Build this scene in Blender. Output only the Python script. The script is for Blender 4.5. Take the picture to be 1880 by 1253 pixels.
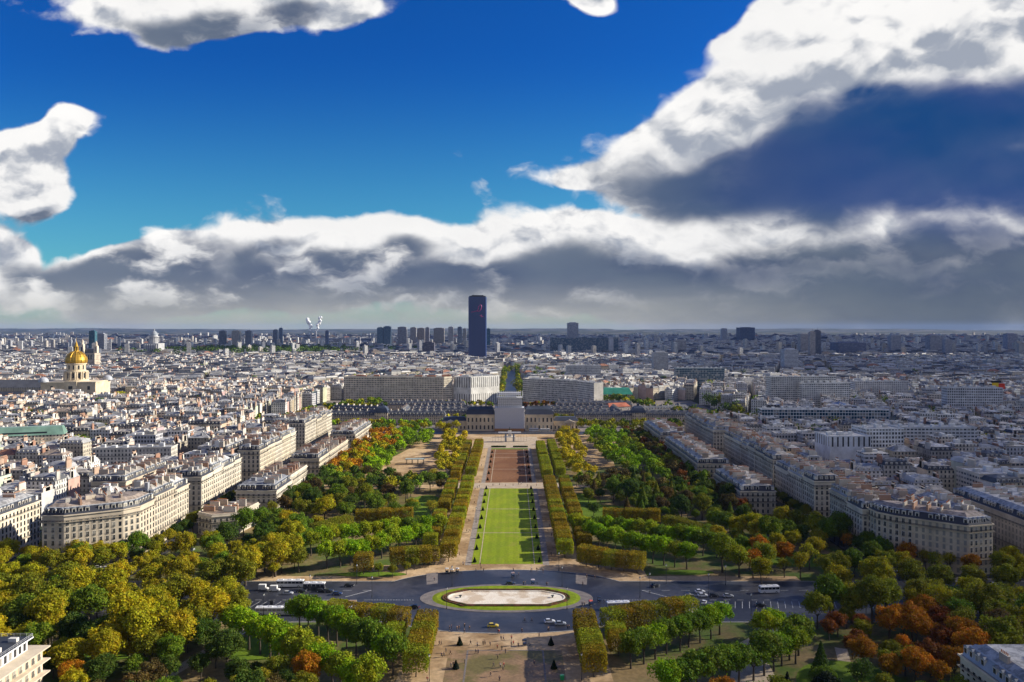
import bpy, bmesh, math, random
import numpy as np
from mathutils import Vector, Matrix
R = math.radians
rng = random.Random(7)
for o in list(bpy.data.objects): bpy.data.objects.remove(o)
scene = bpy.context.scene
COL = scene.collection
# ------------------------------------------------------------------ camera
EYE = 120.0; FOC = 1462.0                       # eye height, focal length in photo pixels
cam_d = bpy.data.cameras.new('camera'); cam = bpy.data.objects.new('camera', cam_d); COL.objects.link(cam)
cam_d.sensor_width = 36.0; cam_d.lens = 36.0 * FOC / 1880.0
cam_d.shift_y = -22.5 / 1880.0
cam.location = (2.5, 0, EYE); cam.rotation_euler = (R(90), 0, 0)
cam_d.clip_start = 1.0; cam_d.clip_end = 90000
scene.camera = cam
def P(u, v, z=0.0):
    """point of the terrain (height z) seen at photo position u, v"""
    Y = (EYE - z) * FOC / (v - 604.0)
    return (2.5 + (u - 940.0) * Y / FOC, Y, z)
# ------------------------------------------------------------------ sun and sky
SUN_EL, SUN_AZ = 26.5, 79.0                     # azimuth clockwise from +Y
sd = Vector((math.sin(R(SUN_AZ)) * math.cos(R(SUN_EL)), math.cos(R(SUN_AZ)) * math.cos(R(SUN_EL)), math.sin(R(SUN_EL))))
sun_d = bpy.data.lights.new('sun', 'SUN'); sun_d.energy = 5.0; sun_d.angle = R(0.5); sun_d.color = (1.0, 0.91, 0.76)
sun = bpy.data.objects.new('sun', sun_d); COL.objects.link(sun)
sun.rotation_euler = (-sd).to_track_quat('-Z', 'Y').to_euler()
scene.view_settings.view_transform = 'Standard'; scene.view_settings.look = 'None'
scene.view_settings.exposure = 0.68; scene.view_settings.gamma = 1.0
world = bpy.data.worlds.new("World"); scene.world = world; world.use_nodes = True
class NT:
    """tiny helper for writing node graphs"""
    def __init__(s, tree): s.t = tree; s.n = tree.nodes; s.l = tree.links
    def new(s, typ, **k):
        n = s.n.new(typ)
        for a, b in k.items(): setattr(n, a, b)
        return n
    def put(s, sock, v):
        if isinstance(v, bpy.types.NodeSocket): s.l.new(v, sock)
        elif v is not None:
            try: sock.default_value = v
            except Exception: sock.default_value = (*v, 1.0)
    def m(s, op, a, b=None, c=None, clamp=False):
        n = s.new('ShaderNodeMath', operation=op); n.use_clamp = clamp
        s.put(n.inputs[0], a)
        if b is not None: s.put(n.inputs[1], b)
        if c is not None: s.put(n.inputs[2], c)
        return n.outputs[0]
    def v(s, op, a, b=None, out=0):
        n = s.new('ShaderNodeVectorMath', operation=op); s.put(n.inputs[0], a)
        if b is not None: s.put(n.inputs[3] if op == 'SCALE' else n.inputs[1], b)
        return n.outputs[out]
    def ss(s, x, a, b, lo=0.0, hi=1.0):
        n = s.new('ShaderNodeMapRange', interpolation_type='SMOOTHSTEP')
        s.put(n.inputs[0], x); n.inputs[1].default_value = a; n.inputs[2].default_value = b
        n.inputs[3].default_value = lo; n.inputs[4].default_value = hi
        return n.outputs[0]
    def lin(s, x, a, b, lo=0.0, hi=1.0):
        n = s.new('ShaderNodeMapRange'); s.put(n.inputs[0], x)
        for i, q in enumerate((a, b, lo, hi)): n.inputs[i + 1].default_value = q
        return n.outputs[0]
    def mix(s, f, a, b, mode='MIX'):
        n = s.new('ShaderNodeMix', data_type='RGBA', blend_type=mode)
        s.put(n.inputs[0], f); s.put(n.inputs[6], a); s.put(n.inputs[7], b)
        return n.outputs[2]
    def noise(s, vec, scale, detail=4, rough=0.5, out=0, dist=0.0, dim='2D'):
        n = s.new('ShaderNodeTexNoise', noise_dimensions=dim); s.put(n.inputs['Vector'], vec)
        n.inputs['Scale'].default_value = scale; n.inputs['Detail'].default_value = detail
        n.inputs['Roughness'].default_value = rough; n.inputs['Distortion'].default_value = dist
        return n.outputs[out]
W = NT(world.node_tree)
bg = W.n['Background']
sky = W.new('ShaderNodeTexSky', sky_type='NISHITA'); sky.sun_disc = False
sky.sun_elevation = R(SUN_EL); sky.sun_rotation = R(SUN_AZ); sky.altitude = 150; sky.air_density = 1.0; sky.dust_density = 0.6; sky.ozone_density = 3.0
tc = W.new('ShaderNodeTexCoord'); sep = W.new('ShaderNodeSeparateXYZ'); W.l.new(tc.outputs['Generated'], sep.inputs[0])
yy = W.m('MAXIMUM', sep.outputs[1], 0.12)
az = W.m('DIVIDE', sep.outputs[0], yy); el = W.m('DIVIDE', sep.outputs[2], yy)
cb = W.new('ShaderNodeCombineXYZ'); W.l.new(az, cb.inputs[0]); W.l.new(el, cb.inputs[1]); pos = cb.outputs[0]
def ell(vec, u, v, ru, rv, rot=0.0):
    n = W.new('ShaderNodeMapping', vector_type='TEXTURE'); W.l.new(vec, n.inputs[0])
    n.inputs['Location'].default_value = ((u - 940) / FOC, (604 - v) / FOC, 0)
    n.inputs['Rotation'].default_value = (0, 0, R(rot)); n.inputs['Scale'].default_value = (ru / FOC, rv / FOC, 1)
    return W.m('SUBTRACT', 1.0, W.v('LENGTH', n.outputs[0], out=1))
def union(vec, L):
    r = None
    for e in L:
        q = ell(vec, *e); r = q if r is None else W.m('SMOOTH_MAX', r, q, 0.25)
    return r
CL = [(420, -20, 330, 88, 2), (600, 10, 130, 68, 0), (40, 310, 165, 62, 16), (150, 262, 62, 52, 10), (80, 325, 120, 50, 14), (120, 290, 80, 55, 0),
      (1085, 304, 140, 34, 10), (1260, 225, 270, 82, 27), (1560, 110, 420, 150, 22), (1800, 30, 330, 150, 10), (1640, 290, 600, 150, 2), (1700, 150, 420, 170, 16), (1780, 60, 260, 90, 5), (1400, 250, 300, 110, 12), (1420, 20, 170, 75, 8), (1330, 335, 270, 42, -4),
      (760, 462, 330, 72, 0), (1260, 440, 400, 84, 0), (1650, 470, 560, 110, 2), (280, 495, 330, 58, 0), (500, 490, 150, 55, 0), (-20, 470, 110, 70, 0), (950, 500, 520, 70, 0), (1050, -8, 45, 32, 0), (1345, 66, 62, 14, -12), (1560, 560, 900, 75, 0), (1850, 370, 260, 90, 0)]
DK = [(1730, 285, 500, 128, 8), (1600, 345, 600, 75, -4), (1290, 300, 130, 32, 8), (1500, 530, 900, 95, 2), (1800, 470, 300, 50, 8), (880, 510, 430, 52, 0), (450, 520, 420, 40, 0), (660, 475, 220, 30, 6), (200, 485, 260, 34, 0), (10, 380, 90, 14, 12), (400, 30, 200, 45, 0)]
w1 = W.noise(W.v('MULTIPLY', pos, (1.0, 1.5, 1.0)), 3.2, 2, 0.5, out=1)
wv = W.v('SCALE', W.v('SUBTRACT', w1, (0.5, 0.5, 0.5)), 0.16)
pw = W.v('ADD', pos, wv)
mask = union(pw, CL)
def fbm(vec):
    a = W.noise(W.v('MULTIPLY', vec, (1.0, 1.75, 1.0)), 9.0, 8, 0.55)
    n = W.new('ShaderNodeMapping', vector_type='TEXTURE'); W.l.new(vec, n.inputs[0]); n.inputs['Rotation'].default_value = (0, 0, R(24)); n.inputs['Scale'].default_value = (2.6, 0.85, 1)
    b = W.noise(n.outputs[0], 9.0, 8, 0.55)
    sw = W.m('MULTIPLY', W.ss(az, 0.05, 0.3), W.ss(el, 0.15, 0.22))
    return W.m('ADD', W.m('MULTIPLY', a, W.m('SUBTRACT', 1.0, sw)), W.m('MULTIPLY', b, sw))
def billow(vec):
    vo = W.new('ShaderNodeTexVoronoi', feature='F1', voronoi_dimensions='2D'); W.l.new(W.v('MULTIPLY', vec, (1.0, 1.6, 1.0)), vo.inputs['Vector'])
    vo.inputs['Scale'].default_value = 17.0; vo.inputs['Detail'].default_value = 1.5; vo.inputs['Roughness'].default_value = 0.5
    return vo.outputs['Distance']
wf = W.v('SCALE', W.v('SUBTRACT', W.noise(pos, 12.0, 4, 0.6, out=1), (0.5, 0.5, 0.5)), 0.035)
pb = W.v('ADD', pos, wf)
def dens(vec): return W.m('SUBTRACT', W.m('MULTIPLY', fbm(vec), 2.2), W.m('MULTIPLY', billow(vec), 0.5))
D0 = dens(pb); D1 = dens(W.v('ADD', pb, (0.012, 0.020, 0.0)))
dsum = W.m('ADD', W.m('MULTIPLY', mask, 2.1), W.m('MULTIPLY', W.m('SUBTRACT', D0, 0.78), 1.05))
dsum = W.m('ADD', dsum, W.ss(mask, 0.08, 0.34, 0.0, 0.55))
alpha = W.ss(dsum, -0.14, 0.62)
mh = union(W.v('ADD', pw, (0.01, 0.032, 0.0)), CL[:1] + CL[2:3] + CL[7:9] + CL[16:20])
mh0 = union(pw, CL[:1] + CL[2:3] + CL[7:9] + CL[16:20])
dark = W.ss(W.m('ADD', union(pw, DK), W.m('MULTIPLY', W.m('SUBTRACT', D0, 0.85), 0.30)), -0.28, 0.45)
rel = W.m('MULTIPLY', W.m('SUBTRACT', D0, D1), 1.25)
rel = W.m('MULTIPLY', rel, W.m('SUBTRACT', 1.0, W.m('MULTIPLY', dark, 0.75)))
lit = W.m('ADD', 0.66, W.m('ADD', rel, W.m('MULTIPLY', W.m('SUBTRACT', mh0, mh), 0.5)), clamp=True)
thick = W.ss(dsum, 0.9, 2.1, 0.0, 0.18)
lit = W.m('SUBTRACT', lit, thick, clamp=True)
bank = W.m('SUBTRACT', 1.0, W.m('MULTIPLY', W.ss(az, 0.1, 0.35), W.ss(el, 0.10, 0.17)))
puff = W.ss(W.noise(W.v('MULTIPLY', pb, (1.0, 2.6, 1.0)), 8.0, 5, 0.55), 0.44, 0.66)
dark = W.m('MULTIPLY', dark, W.m('SUBTRACT', 1.0, W.m('MULTIPLY', W.m('MULTIPLY', puff, bank), W.ss(az, 0.55, -0.15, 0.25, 0.72))))
dk_amt = W.m('MULTIPLY', dark, 0.90)
lit = W.m('MULTIPLY', lit, W.m('SUBTRACT', 1.0, dk_amt), clamp=True)
rightness = W.ss(az, 0.0, 0.5)
hi = W.ss(el, 0.085, 0.165)
vary = W.ss(W.noise(W.v('MULTIPLY', pos, (1.0, 2.4, 1.0)), 4.0, 4, 0.5), 0.35, 0.68)
deep = W.mix(vary, (0.005, 0.060, 0.215, 1), (0.020, 0.066, 0.230, 1))
low = W.mix(W.ss(az, -0.1, 0.45), W.mix(vary, (0.135, 0.175, 0.25, 1), (0.085, 0.12, 0.205, 1)), W.mix(vary, (0.105, 0.14, 0.20, 1), (0.055, 0.085, 0.165, 1)))
dcol = W.mix(W.m('MULTIPLY', rightness, hi), low, deep)
dcol = W.mix(W.ss(dark, 0.05, 0.55), (0.36, 0.40, 0.48, 1), dcol)
ccol = W.mix(W.ss(lit, 0.0, 0.9), dcol, (1.12, 1.10, 1.07, 1))
ccol = W.mix(W.m('MULTIPLY', W.noise(pos, 5.0, 3, 0.5), W.m('MULTIPLY', lit, 0.38)), ccol, (0.33, 0.36, 0.42, 1))
hs = W.new('ShaderNodeHueSaturation'); W.l.new(sky.outputs[0], hs.inputs['Color']); hs.inputs['Saturation'].default_value = 1.25
blue = W.v('MULTIPLY', hs.outputs[0], W.mix(W.ss(el, 0.12, 0.36), (0.040, 0.098, 0.115, 1), (0.010, 0.056, 0.116, 1)))
skyc = W.mix(alpha, blue, ccol)
hz = W.mix(W.ss(az, 0.02, 0.55), (0.50, 0.50, 0.46, 1), (0.155, 0.185, 0.215, 1))
hzn = W.m('MULTIPLY', W.ss(el, 0.072, 0.0), W.m('ADD', 0.58, W.m('MULTIPLY', W.noise(W.v('MULTIPLY', pos, (1, 3.0, 1)), 14, 5, 0.55), 0.5)), clamp=True)
skyc = W.mix(hzn, skyc, hz)
rear = W.m('MULTIPLY', W.ss(sep.outputs[1], 0.10, -0.25), W.m('MULTIPLY', W.ss(W.noise(tc.outputs['Generated'], 2.2, 4, 0.55, dim='3D'), 0.40, 0.58), 0.7))  # cloud added behind the camera to brighten fronts that face it
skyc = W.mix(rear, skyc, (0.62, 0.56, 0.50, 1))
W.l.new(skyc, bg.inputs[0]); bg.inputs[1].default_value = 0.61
world.cycles.sampling_method = 'MANUAL'; world.cycles.sample_map_resolution = 256
# (ground x, ground y, radius x, radius y, seed) of the shade each cloud throws, and the density of the air
CLOUDS = [(330, 330, 280, 280, 1), (540, 720, 350, 340, 2), (920, 1200, 500, 420, 3), (1500, 2300, 1250, 700, 4), (1300, 3900, 2300, 1000, 5), (1700, 6400, 3300, 1600, 6), (-1500, 4300, 900, 700, 8), (-4200, 9000, 2500, 1500, 9), (3000, 9500, 5200, 2000, 7)]
HAZE = 1.5e-5
# ------------------------------------------------------------------ materials
def mat(name):
    m = bpy.data.materials.new(name); m.use_nodes = True
    t = NT(m.node_tree); return m, t, t.n['Principled BSDF']
def wpos(t):
    g = t.new('ShaderNodeNewGeometry'); return g.outputs['Position']
def surf(name, c1, c2, scale, rough=0.9, c3=None, s3=0.03, detail=5, spec=0.2, bump=0.0):
    m, t, b = mat(name); p = wpos(t)
    f = t.ss(t.noise(p, scale, detail, 0.6), 0.35, 0.65)
    c = t.mix(f, (*c1, 1), (*c2, 1))
    if c3: c = t.mix(t.ss(t.noise(p, s3, 4, 0.6), 0.45, 0.62), c, (*c3, 1))
    fine = t.lin(t.noise(p, scale * 9, 3, 0.6), 0.3, 0.7, 0.82, 1.15)
    c = t.v('SCALE', c, fine)
    t.put(b.inputs['Base Color'], c); b.inputs['Roughness'].default_value = rough; b.inputs['Specular IOR Level'].default_value = spec
    if bump:
        bp = t.new('ShaderNodeBump'); bp.inputs['Strength'].default_value = bump; t.put(bp.inputs['Height'], t.noise(p, scale * 4, 4)); t.put(b.inputs['Normal'], bp.outputs[0])
    return m
M = {}
M['ground'] = surf('city_ground', (0.05, 0.05, 0.055), (0.09, 0.085, 0.08), 0.02, c3=(0.035, 0.05, 0.03), s3=0.004)
M['sand'] = surf('sandy_gravel', (0.44, 0.30, 0.165), (0.54, 0.39, 0.23), 0.05, c3=(0.31, 0.20, 0.10), s3=0.035)
M['park'] = surf('park_floor', (0.14, 0.11, 0.045), (0.075, 0.12, 0.018), 0.06, c3=(0.24, 0.17, 0.08), s3=0.02)
M['pale'] = surf('pale_gravel', (0.50, 0.41, 0.30), (0.42, 0.33, 0.23), 0.2)
M['gravel'] = surf('grey_gravel', (0.33, 0.29, 0.25), (0.24, 0.20, 0.17), 0.5)
M['grass'] = surf('lawn_grass', (0.20, 0.27, 0.006), (0.24, 0.30, 0.008), 0.08, c3=(0.19, 0.26, 0.008), s3=0.05)
_t = NT(M['grass'].node_tree); _b = _t.n['Principled BSDF']; _c = _b.inputs['Base Color'].links[0].from_socket; _p = wpos(_t)
_s = _t.new('ShaderNodeSeparateXYZ'); _t.l.new(_p, _s.inputs[0]); _w = _t.m('ADD', _s.outputs[0], _t.m('MULTIPLY', _t.noise(_p, .05, 2), .8))
_c = _t.v('SCALE', _c, _t.ss(_t.m('PINGPONG', _w, 2.3), 1.0, 1.3, .94, 1.04))
_c = _t.mix(_t.m('MULTIPLY', _t.ss(_t.noise(_p, .11, 6, .72), .52, .70), .55), _c, (0.27, 0.25, 0.05, 1)); _c = _t.mix(_t.m('MULTIPLY', _t.ss(_t.noise(_t.v('MULTIPLY', _p, (1, .25, 1)), .5, 5, .7), .60, .74), .5), _c, (0.10, 0.17, 0.012, 1)); _t.put(_b.inputs['Base Color'], _c)
M['grass2'] = surf('park_grass', (0.085, 0.15, 0.008), (0.13, 0.20, 0.012), 0.08)
M['brown'] = surf('bare_earth', (0.20, 0.088, 0.038), (0.165, 0.075, 0.034), 0.06, c3=(0.23, 0.11, 0.05), s3=0.03)
M['mud'] = surf('muddy_earth', (0.33, 0.21, 0.115), (0.25, 0.165, 0.09), 0.09, c3=(0.17, 0.14, 0.05), s3=0.05, rough=0.6)
M['asphalt'] = surf('damp_asphalt', (0.038, 0.044, 0.060), (0.066, 0.066, 0.078), 0.05, rough=0.42, spec=0.4, c3=(0.028, 0.030, 0.040), s3=0.022, detail=7)
M['pave'] = surf('grey_paving', (0.17, 0.15, 0.14), (0.23, 0.20, 0.18), 0.3, rough=0.7)
M['paint'] = surf('road_paint', (0.7, 0.7, 0.68), (0.5, 0.5, 0.5), 0.8)
M['stonep'] = surf('pale_basin_stone', (0.86, 0.79, 0.66), (0.80, 0.71, 0.57), 0.25, c3=(0.62, 0.50, 0.36), s3=0.10)
M['curb'] = surf('kerb_stone', (0.42, 0.40, 0.36), (0.3, 0.29, 0.27), 0.6)
M['flowers'] = surf('flower_bed', (0.10, 0.045, 0.02), (0.22, 0.09, 0.05), 0.6, c3=(0.05, 0.06, 0.01), s3=0.3)
M['forest'] = surf('far_hills', (0.03, 0.045, 0.03), (0.05, 0.06, 0.045), 0.003, c3=(0.11, 0.11, 0.10), s3=0.0022)
def plain(name, col, rough=0.6, metal=0.0, spec=0.4, var=0.0):
    m, t, b = mat(name); b.inputs['Roughness'].default_value = rough; b.inputs['Metallic'].default_value = metal; b.inputs['Specular IOR Level'].default_value = spec
    tcn = t.new('ShaderNodeTexCoord'); n = t.noise(tcn.outputs['Object'], 1.5, 3, 0.6, dim='3D')
    t.put(b.inputs['Base Color'], t.v('SCALE', (*col,), t.lin(n, 0.3, 0.7, 0.85, 1.12)))
    return m
for k, c, r_ in (('iron', (0.03, 0.035, 0.04), 0.5), ('white', (0.75, 0.75, 0.73), 0.4), ('tyre', (0.02, 0.02, 0.02), 0.8), ('bark', (0.07, 0.055, 0.04), 0.9),
                 ('red', (0.5, 0.04, 0.03), 0.5), ('skin', (0.5, 0.3, 0.2), 0.6), ('hair', (0.05, 0.03, 0.02), 0.7), ('denim', (0.04, 0.05, 0.09), 0.8),
                 ('tarp', (0.52, 0.53, 0.57), 0.6), ('scaf', (0.55, 0.56, 0.58), 0.5), ('wood', (0.42, 0.20, 0.07), 0.7), ('bronze', (0.03, 0.045, 0.04), 0.5), ('steam', (0.97, 0.97, 0.97), 1.0),
                 ('lampglass', (0.8, 0.8, 0.75), 0.3), ('magenta', (0.45, 0.05, 0.22), 0.5), ('shutter', (0.60, 0.56, 0.48), 0.6), ('green_plastic', (0.02, 0.30, 0.12), 0.4)):
    M[k] = plain(k, c, r_)
M['glass'] = plain('window_glass', (0.018, 0.022, 0.030), 0.25, spec=0.6)
_t = NT(M['glass'].node_tree); _b = _t.n['Principled BSDF']; _c = _b.inputs['Base Color'].links[0].from_socket; _o = _t.new('ShaderNodeObjectInfo')
_t.put(_b.inputs['Base Color'], _t.mix(_t.m('MULTIPLY', _t.m('GREATER_THAN', _o.outputs['Random'], 0.74), _t.m('MULTIPLY', _o.outputs['Random'], 0.8)), _c, (0.42, 0.39, 0.33, 1)))
M['gold'] = plain('gilded_lead', (0.52, 0.31, 0.04), 0.42, 0.6)
def objcol(name, rough=0.35, spec=0.5, coat=0.0):
    m, t, b = mat(name); oi = t.new('ShaderNodeObjectInfo'); t.put(b.inputs['Base Color'], oi.outputs['Color'])
    b.inputs['Roughness'].default_value = rough; b.inputs['Specular IOR Level'].default_value = spec; b.inputs['Coat Weight'].default_value = coat
    return m
M['paintwork'] = objcol('car_paint', 0.3, 0.5, 0.6); M['cloth'] = objcol('cloth', 0.9, 0.1)
def leaf(name, trans=0.36):
    m, t, b = mat(name); oi = t.new('ShaderNodeObjectInfo'); at = t.new('ShaderNodeAttribute', attribute_name='leaf')
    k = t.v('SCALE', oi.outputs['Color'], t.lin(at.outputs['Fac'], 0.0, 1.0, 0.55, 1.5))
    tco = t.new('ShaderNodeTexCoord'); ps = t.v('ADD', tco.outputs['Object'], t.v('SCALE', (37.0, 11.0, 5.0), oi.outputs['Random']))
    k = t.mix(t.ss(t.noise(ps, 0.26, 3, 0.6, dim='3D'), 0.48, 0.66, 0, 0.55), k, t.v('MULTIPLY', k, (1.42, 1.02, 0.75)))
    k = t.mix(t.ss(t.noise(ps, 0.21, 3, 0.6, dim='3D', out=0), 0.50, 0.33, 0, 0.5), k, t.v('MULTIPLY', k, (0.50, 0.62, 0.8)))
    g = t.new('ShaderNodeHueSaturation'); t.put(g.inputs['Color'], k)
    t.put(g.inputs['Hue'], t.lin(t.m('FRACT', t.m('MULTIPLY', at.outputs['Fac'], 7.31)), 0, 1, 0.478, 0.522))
    t.put(b.inputs['Base Color'], g.outputs[0]); b.inputs['Roughness'].default_value = 0.7; b.inputs['Specular IOR Level'].default_value = 0.15
    tr = t.new('ShaderNodeBsdfTranslucent'); t.put(tr.inputs['Color'], g.outputs[0]); mx = t.new('ShaderNodeMixShader'); mx.inputs[0].default_value = trans
    t.l.new(b.outputs[0], mx.inputs[1]); t.l.new(tr.outputs[0], mx.inputs[2]); t.l.new(mx.outputs[0], t.n['Material Output'].inputs[0])
    return m
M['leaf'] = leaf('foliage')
def masonry(name, win=None, wincol=(0.03, 0.035, 0.045), rough=0.85, band=None, seam=False):
    """colour comes from the per-face attribute Col; win=(bay, storey, u0, u1, v0, v1)"""
    m, t, b = mat(name); at = t.new('ShaderNodeAttribute', attribute_name='Col'); c = at.outputs['Color']; p = wpos(t)
    c = t.v('SCALE', c, t.lin(t.noise(p, 0.10, 5, 0.65, dim='3D'), 0.3, 0.7, 0.68, 1.22))
    if seam: c = t.v('SCALE', c, t.ss(t.noise(p, 0.35, 4, 0.75, dim='3D'), 0.40, 0.60, 0.62, 1.22))
    if win or band:
        uv = t.new('ShaderNodeUVMap'); s = t.new('ShaderNodeSeparateXYZ'); t.l.new(uv.outputs[0], s.inputs[0])
    if band:
        fv = t.m('FRACT', t.m('DIVIDE', s.outputs[1], band)); c = t.mix(t.m('MULTIPLY', t.m('LESS_THAN', fv, 0.09), 0.55), c, (0.06, 0.055, 0.05, 1))
    if win:
        bay, sto, u0, u1, v0, v1 = win
        fu = t.m('FRACT', t.m('DIVIDE', s.outputs[0], bay)); fv = t.m('FRACT', t.m('DIVIDE', s.outputs[1], sto))
        a = t.m('MULTIPLY', t.m('GREATER_THAN', fu, u0), t.m('LESS_THAN', fu, u1)); d = t.m('MULTIPLY', t.m('GREATER_THAN', fv, v0), t.m('LESS_THAN', fv, v1))
        w = t.m('MULTIPLY', a, d)
        cc = t.new('ShaderNodeCombineXYZ'); t.put(cc.inputs[0], t.m('FLOOR', t.m('DIVIDE', s.outputs[0], bay))); t.put(cc.inputs[1], t.m('FLOOR', t.m('DIVIDE', s.outputs[1], sto)))
        wn = t.new('ShaderNodeTexWhiteNoise', noise_dimensions='2D'); t.put(wn.inputs['Vector'], cc.outputs[0])
        wc = t.mix(t.m('MULTIPLY', t.m('GREATER_THAN', wn.outputs['Value'], 0.72), 0.6), (*wincol, 1), (0.35, 0.33, 0.30, 1))
        c = t.mix(w, c, wc)
        t.put(b.inputs['Roughness'], t.m('SUBTRACT', rough, t.m('MULTIPLY', w, 0.5)))
    else: b.inputs['Roughness'].default_value = rough
    t.put(b.inputs['Base Color'], c); b.inputs['Specular IOR Level'].default_value = 0.3
    return m
M['plaster'] = masonry('plain_masonry')
M['facade'] = masonry('windowed_masonry', (2.7, 3.1, 0.28, 0.70, 0.20, 0.78), band=9.3)
M['modern'] = masonry('modern_facade', (3.2, 2.9, 0.14, 0.86, 0.34, 0.80), wincol=(0.05, 0.06, 0.075))
M['grid'] = masonry('grid_facade', (2.6, 3.3, 0.2, 0.82, 0.22, 0.80), wincol=(0.035, 0.04, 0.05))
M['verticals'] = masonry('tall_window_facade', (4.2, 26.0, 0.38, 0.70, 0.05, 0.66), wincol=(0.03, 0.03, 0.035))
M['curtain'] = masonry('glass_curtain_wall', (3.0, 3.5, 0.06, 0.94, 0.08, 0.92), wincol=(0.015, 0.05, 0.085), rough=0.5)
M['roof'] = masonry('roof_covering', rough=0.55, seam=True)
M['slate'] = masonry('roof_slate', rough=0.55)
# ------------------------------------------------------------------ mesh builder and tagging
class MB:
    def __init__(s): s.v = []; s.fl = []; s.fi = []; s.mi = []; s.c = []; s.uv = []; s.mats = []
    def midx(s, m):
        if m not in s.mats: s.mats.append(m)
        return s.mats.index(m)
    def face(s, pts, m, col=(0.5, 0.5, 0.5), uv=None):
        b = len(s.v); s.v.extend(pts); n = len(pts); s.fl.append(n); s.fi.extend(range(b, b + n)); s.mi.append(s.midx(m)); s.c.append(col)
        s.uv.extend(uv if uv else [(0.0, 0.0)] * n)
    def wall(s, a, b, z0, z1, m, col, u0=0.0):
        L = math.hypot(b[0] - a[0], b[1] - a[1])
        s.face([(a[0], a[1], z0), (b[0], b[1], z0), (b[0], b[1], z1), (a[0], a[1], z1)], m, col, [(u0, 0), (u0 + L, 0), (u0 + L, z1 - z0), (u0, z1 - z0)])
        return u0 + L
    def prism(s, poly, z0, z1, m, col, top=True, mt=None, ct=None):
        n = len(poly); u = 0.0
        for i in range(n): u = s.wall(poly[i], poly[(i + 1) % n], z0, z1, m, col, u)
        if top: s.face([(p[0], p[1], z1) for p in poly], mt or m, ct or col)
    def frus(s, p0, z0, p1, z1, m, col):
        n = len(p0)
        for i in range(n):
            j = (i + 1) % n; s.face([(*p0[i], z0), (*p0[j], z0), (*p1[j], z1), (*p1[i], z1)], m, col)
    def box(s, x, y, z0, w, d, h, m, col=(0.5, 0.5, 0.5), rot=0.0, mt=None, ct=None, bottom=False):
        P4 = rect(x, y, w, d, rot); s.prism(P4, z0, z0 + h, m, col, True, mt, ct)
        if bottom: s.face([(p[0], p[1], z0) for p in reversed(P4)], m, col)
    def cyl(s, x, y, z0, z1, r0, r1, n, m, col=(0.5, 0.5, 0.5), cap=True):
        a = [(x + r0 * math.cos(2 * math.pi * i / n), y + r0 * math.sin(2 * math.pi * i / n)) for i in range(n)]
        b = [(x + r1 * math.cos(2 * math.pi * i / n), y + r1 * math.sin(2 * math.pi * i / n)) for i in range(n)]
        s.frus(a, z0, b, z1, m, col)
        if cap and r1 > 0.01: s.face([(*q, z1) for q in b], m, col)
    def tube(s, p0, p1, r0, r1, n, m, col=(0.5, 0.5, 0.5)):
        p0 = Vector(p0); p1 = Vector(p1); d = (p1 - p0).normalized(); e = d.cross(Vector((0, 0, 1)) if abs(d.z) < 0.9 else Vector((1, 0, 0))).normalized(); f = d.cross(e)
        A = [tuple(p0 + (e * math.cos(2 * math.pi * i / n) + f * math.sin(2 * math.pi * i / n)) * r0) for i in range(n)]
        B = [tuple(p1 + (e * math.cos(2 * math.pi * i / n) + f * math.sin(2 * math.pi * i / n)) * r1) for i in range(n)]
        for i in range(n):
            j = (i + 1) % n; s.face([A[i], B[i], B[j], A[j]], m, col)
        s.face(A, m, col); s.face(B[::-1], m, col)
    def lathe(s, x, y, prof, n, m, col=(0.5, 0.5, 0.5)):
        for (r0, z0), (r1, z1) in zip(prof, prof[1:]): s.cyl(x, y, z0, z1, r0, max(r1, 0.001), n, m, col, cap=False)
    def mesh(s, name, leafattr=None):
        me = bpy.data.meshes.new(name); nv = len(s.v); nf = len(s.fl); nl = len(s.fi)
        me.vertices.add(nv); me.vertices.foreach_set('co', np.array(s.v, dtype=np.float32).ravel())
        me.loops.add(nl); me.loops.foreach_set('vertex_index', np.array(s.fi, dtype=np.int32))
        fl = np.array(s.fl, dtype=np.int32); st = np.concatenate(([0], np.cumsum(fl)[:-1])).astype(np.int32)
        me.polygons.add(nf); me.polygons.foreach_set('loop_start', st); me.polygons.foreach_set('loop_total', fl)
        me.polygons.foreach_set('material_index', np.array(s.mi, dtype=np.int32))
        uvl = me.uv_layers.new(name='UVMap'); uvl.data.foreach_set('uv', np.array(s.uv, dtype=np.float32).ravel())
        at = me.attributes.new('Col', 'FLOAT_COLOR', 'FACE'); c = np.ones((nf, 4), dtype=np.float32); c[:, :3] = np.array(s.c, dtype=np.float32); at.data.foreach_set('color', c.ravel())
        for m in s.mats: me.materials.append(m)
        me.update(calc_edges=True); return me
    def build(s, name, parent=None, smooth=False):
        me = s.mesh(name)
        if smooth: me.polygons.foreach_set('use_smooth', [True] * len(me.polygons))
        o = bpy.data.objects.new(name, me); COL.objects.link(o); o.parent = parent
        return o
def rect(x, y, w, d, rot=0.0):
    c, s_ = math.cos(rot), math.sin(rot)
    return [(x + a * w / 2 * c - b * d / 2 * s_, y + a * w / 2 * s_ + b * d / 2 * c) for a, b in ((-1, -1), (1, -1), (1, 1), (-1, 1))]
def inset(poly, d):
    n = len(poly); out = []
    for i in range(n):
        p0, p1, p2 = Vector(poly[i - 1]), Vector(poly[i]), Vector(poly[(i + 1) % n])
        a = (p1 - p0).normalized(); b = (p2 - p1).normalized(); na = Vector((-a.y, a.x)); nb = Vector((-b.y, b.x)); k = (na + nb); k = k / max(0.35, k.dot(na))
        out.append(tuple(p1 + k * d))
    return out
USED = {}
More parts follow.
